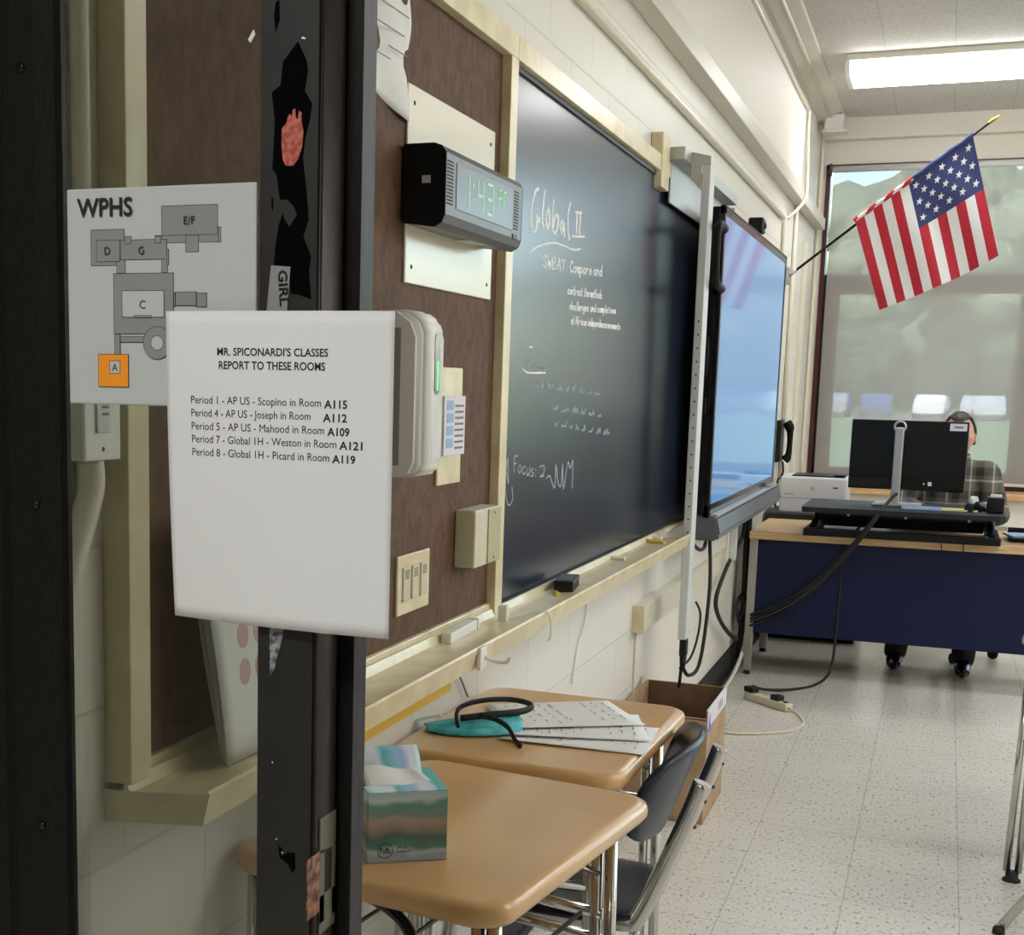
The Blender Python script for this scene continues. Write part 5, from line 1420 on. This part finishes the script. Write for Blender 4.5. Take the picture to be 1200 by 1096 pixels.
# eyes
for s in (-1, 1):
    p = HM @ Vector((s * .03, -.079, .006))
    e_ = obj('eye', MB().sphere(p, .0115, 2), M['paper'], person)
    obj('iris', MB().sphere(HM @ Vector((s * .03, -.0868, .005)), .0052, 2), M['black_gloss'], e_)
# hair: a cap over the back, sides and crown with a receding front
hb = bmesh.new()
bmesh.ops.create_uvsphere(hb, u_segments=56, v_segments=40, radius=1)
kill = []
for v in hb.verts:
    x, y, z = v.co
    front = y < -.05
    edge = (.78 + .12 * abs(x)) if front else -.35 - .0 * y
    if -.35 <= y <= -.05 + .25: edge = max(edge, .12 + .5 * max(0, -y)) if abs(x) > .5 and y < .12 else edge
    if z < edge - .06: kill.append(v)
    nn = noise.noise(Vector((x * 7, y * 7, z * 7))) * .004
    k_ = 1.075 + nn / .08
    v.co = Vector((x * .076 * k_, y * .096 * k_, z * .118 * (k_ - .005)))
bmesh.ops.delete(hb, geom=kill, context='VERTS')
for f in hb.faces: f.smooth = True
hb.transform(HM)
obj('hair', hb, M['hair'], person, solid=.012)
# clothes
def plaid():
    m = mat('plaid_cloth', lin(70, 68, 62), .8)
    tc = N(m, 'ShaderNodeTexCoord'); sx = N(m, 'ShaderNodeSeparateXYZ'); L(m, tc.outputs['Object'], sx.inputs[0])
    outs = []
    for ax, fr_ in (('X', 9.0), ('Z', 8.0)):
        mu = N(m, 'ShaderNodeMath', operation='MULTIPLY'); mu.inputs[1].default_value = fr_; L(m, sx.outputs[ax], mu.inputs[0])
        fc = N(m, 'ShaderNodeMath', operation='FRACT'); L(m, mu.outputs[0], fc.inputs[0])
        rp = ramp(m, [(0, lin(36, 34, 32)), (.34, lin(36, 34, 32)), (.36, lin(96, 92, 83)), (.74, lin(96, 92, 83)), (.76, lin(190, 186, 176)), (.82, lin(190, 186, 176)), (.84, lin(96, 92, 83))]); L(m, fc.outputs[0], rp.inputs[0]); outs.append(rp)
    mx = N(m, 'ShaderNodeMix', data_type='RGBA', blend_type='MIX'); mx.inputs['Factor'].default_value = .5
    L(m, outs[0].outputs[0], mx.inputs[6]); L(m, outs[1].outputs[0], mx.inputs[7]); L(m, mx.outputs[2], B(m).inputs['Base Color'])
    return m
M['plaid'] = plaid()
sm = fuse([skin_mesh(figure(.014, legs=False, arm_end=.86))], .010, 4)
link('shirt', sm, M['plaid'], person)
cl = MB()
obj('collar', MB().tube([(.072 * math.cos(k * PI / 10 + .3), -.085 + .072 * math.sin(k * PI / 10 + .3), 1.10 + .012 * math.sin(k * PI / 10)) for k in range(20)], [.016] * 20, 8, .45, closed=True), M['plaid'], person)
lg = []
for s in (-1, 1): lg.append([((0, .04, .56), .12)] + [(hip[s], .097)] + limb(hip[s], kn[s], .095, .074)[1:] + limb(kn[s], (an[s][0], an[s][1], .07), .074, .058)[1:])
tr = fuse([skin_mesh(lg)], .010, 4)
M['dark_trousers'] = speckle(mat('dark_trousers', lin(30, 30, 34), .8), lin(26, 26, 30), lin(36, 36, 40), 200)
link('trousers', tr, M['dark_trousers'], person)
for s in (-1, 1):
    x, y, z = an[s]
    shoe = skin_mesh([[((x, y + .045, .038), (.036, .036)), ((x, y - .01, .045), (.042, .040)), ((x, y - .08, .036), (.042, .032)), ((x, y - .15, .028), (.036, .024)), ((x, y - .18, .024), .018)]], sub=2)
    link('shoe', shoe, M['black_gloss'], person)
obj('wristwatch', MB().tube([tuple(Vector(wr[1]) + Vector((0, .035, .002)) + .031 * Vector((math.cos(k * PI / 10), 0, math.sin(k * PI / 10)))) for k in range(20)], .006, 8, 1.0, closed=True), M['black_rubber'], person)

# ------------------------------------------------------------------ outdoors, seen through the sheer shade
M['lawn'] = speckle(mat('lawn', lin(112, 138, 96), .9), lin(104, 128, 88), lin(122, 146, 106), 1.2)
M['asphalt'] = mat('asphalt', lin(120, 120, 122), .9)
struct('ground_lawn', MB().box(-120, 120, YE + .3, 84, -.3, -.02), M['lawn'])
struct('ground_parking', MB().box(-120, 120, 84.01, 104, -.3, -.01), M['asphalt'])
struct('ground_verge', MB().box(-160, 160, 104.01, 210, -.3, -.02), M['lawn'])
paints = [lin(225, 228, 232), lin(150, 156, 166), lin(60, 84, 140), lin(232, 232, 230), lin(190, 194, 200), lin(96, 110, 140), lin(210, 214, 222), lin(40, 44, 52)]
M['tyre'] = mat('tyre', (.02, .02, .02), .8); M['car_glass'] = mat('car_glass', lin(60, 72, 88), .1)
carpos = [(-9.6 + 2.9 * k + .3 * math.sin(k * 2.1), 87.5 + .3 * math.cos(k * 3)) for k in range(9)] + [(-8.2 + 3.3 * k + .4 * math.sin(k), 98.5) for k in range(7)]
ordinal = ['first', 'second', 'third', 'fourth', 'fifth', 'sixth', 'seventh', 'eighth', 'ninth']
for k, (x, y) in enumerate(carpos):
    nm = ['white', 'silver', 'blue', 'bright white', 'pale grey', 'slate blue', 'off white', 'black'][k % 8]
    t = thing('car', None, 'car', (x, y, -.01), R(90 + (k % 3 - 1) * 4), 'parked cars outside')
    m_ = mat('car_paint', paints[k % 8], .25, coat=.6)
    pr = [(-2.2, .28), (-2.2, .75), (-1.95, .92), (-1.2, .98), (-.65, 1.42), (.75, 1.45), (1.55, 1.0), (2.15, .9), (2.25, .6), (2.2, .28)]
    bd = MB().prism(pr, lambda a_, b_, d: (a_, d, b_), -.86, .86)
    bmesh.ops.bevel(bd.bm, geom=list(bd.bm.edges), offset=.08, segments=2, affect='EDGES')
    obj('body', bd, m_, t)
    gl = MB().prism([(-1.1, 1.0), (-.62, 1.36), (.7, 1.38), (1.38, 1.0)], lambda a_, b_, d: (a_, d, b_), -.87, .87)
    gl.prism([(-.7, -.6), (.7, -.6), (.62, .6), (-.62, .6)], lambda a_, b_, d: (1.18 + d * .35 - b_ * 0, a_, 1.2 - d * .5), 0, .02)
    obj('side_window', gl, M['car_glass'], t)
    for wx in (-1.35, 1.4):
        for s in (-1, 1):
            obj('wheel', MB().lathe([(.2, -.1), (.32, -.1), (.32, .1), (.2, .1)], lambda a_, b_, c_, wx=wx, s=s: (wx + a_, s * .80 + c_, .32 + b_), 18), M['tyre'], t)
    side = 'front' if k < 9 else 'back'
    order = ordinal[k if k < 9 else k - 9]
    t['label'] = '%s car parked beyond the lawn, %s from the left in the %s row' % (nm, order, side)

M['bark'] = speckle(mat('bark', lin(90, 74, 60), .9), lin(74, 60, 48), lin(104, 88, 72), 20, bump=.4)
def leafy(name, c1, c2):
    m = mat(name, c1, .7); return speckle(m, c1, c2, 2.5, detail=5, bump=.6, dist=.1)
M['leaf'] = leafy('leaves', lin(76, 92, 70), lin(118, 134, 104)); M['leaf2'] = leafy('light_leaves', lin(96, 112, 86), lin(140, 154, 122))
def tree(x, y, h_, r_, m_, label, seed):
    rnd = random.Random(seed)
    t = thing('tree', label, 'tree', (x, y, -.05), 0, 'trees beyond the parking area')
    obj('trunk', MB().tube(smooth([(0, 0, 0), (.1, 0, h_ * .25), (-.05, .1, h_ * .5), (0, 0, h_ * .8)], 4), [.34 - .02 * k for k in range(13)], 10), M['bark'], t)
    f = MB()
    for k in range(34):
        a_ = rnd.random() * 2 * PI; q = rnd.random() ** .5; zz = rnd.random()
        rr = r_ * (.25 + .2 * rnd.random())
        env = r_ * (1 - abs(zz * 2 - .9) ** 2.2 * .75)
        c_ = Vector((env * q * math.cos(a_), env * q * math.sin(a_), h_ * (.28 + .66 * zz)))
        b0 = len(f.bm.verts)
        f.sphere(c_, rr, 2, (1, 1, .8))
        f.bm.verts.ensure_lookup_table()
        for v in f.bm.verts[b0:]:
            d_ = (v.co - c_); v.co = c_ + d_ * (1 + .45 * noise.noise(v.co * 1.3) + .25 * noise.noise(v.co * 3.1))
    obj('foliage', f, m_, t, recalc=False)
kinds = [('leaf', 'tall dark green tree'), ('leaf2', 'pale green spreading tree'), ('leaf', 'broad bushy tree'), ('leaf2', 'slim light green tree')]
names = ['far left', 'left', 'centre left', 'centre', 'centre right', 'right', 'far right', 'outermost right']
for k, (x, y, h_, r_) in enumerate([(-18, 128, 22, 6), (-9, 112, 17, 5.5), (-2, 131, 25, 6.5), (5, 112, 18, 5.5), (13, 130, 19, 7), (20, 112, 19, 6), (29, 130, 23, 7), (-25, 112, 20, 6), (-24, 178, 33, 8), (-3, 178, 35, 8), (18, 178, 31, 8), (39, 178, 36, 8), (-45, 178, 33, 8)]):
    kk, d_ = kinds[k % 4]
    tree(x, y, h_, r_, M[kk], '%s beyond the parked cars, %s of the row' % (d_, names[k] if k < 7 else 'outermost left' if k == 7 else ('second in the rear', 'third in the rear', 'fourth in the rear', 'last in the rear', 'first in the rear')[k - 8]), k)
hd_ = MB()
for k in range(60):
    f0 = len(hd_.bm.verts); c_ = Vector((-42 + k * 1.5 + random.random(), 150 + random.random() * 3, 2.5 + 5 * random.random()))
    hd_.sphere(c_, 3.2 + random.random() * 2.4, 2)
    hd_.bm.verts.ensure_lookup_table()
    for v in hd_.bm.verts[f0:]: v.co = c_ + (v.co - c_) * (1 + .4 * noise.noise(v.co * .9))
o = obj('hedge', hd_, M['leaf'], recalc=False); tag(o, 'dense green hedgerow behind the row of trees', 'hedge')
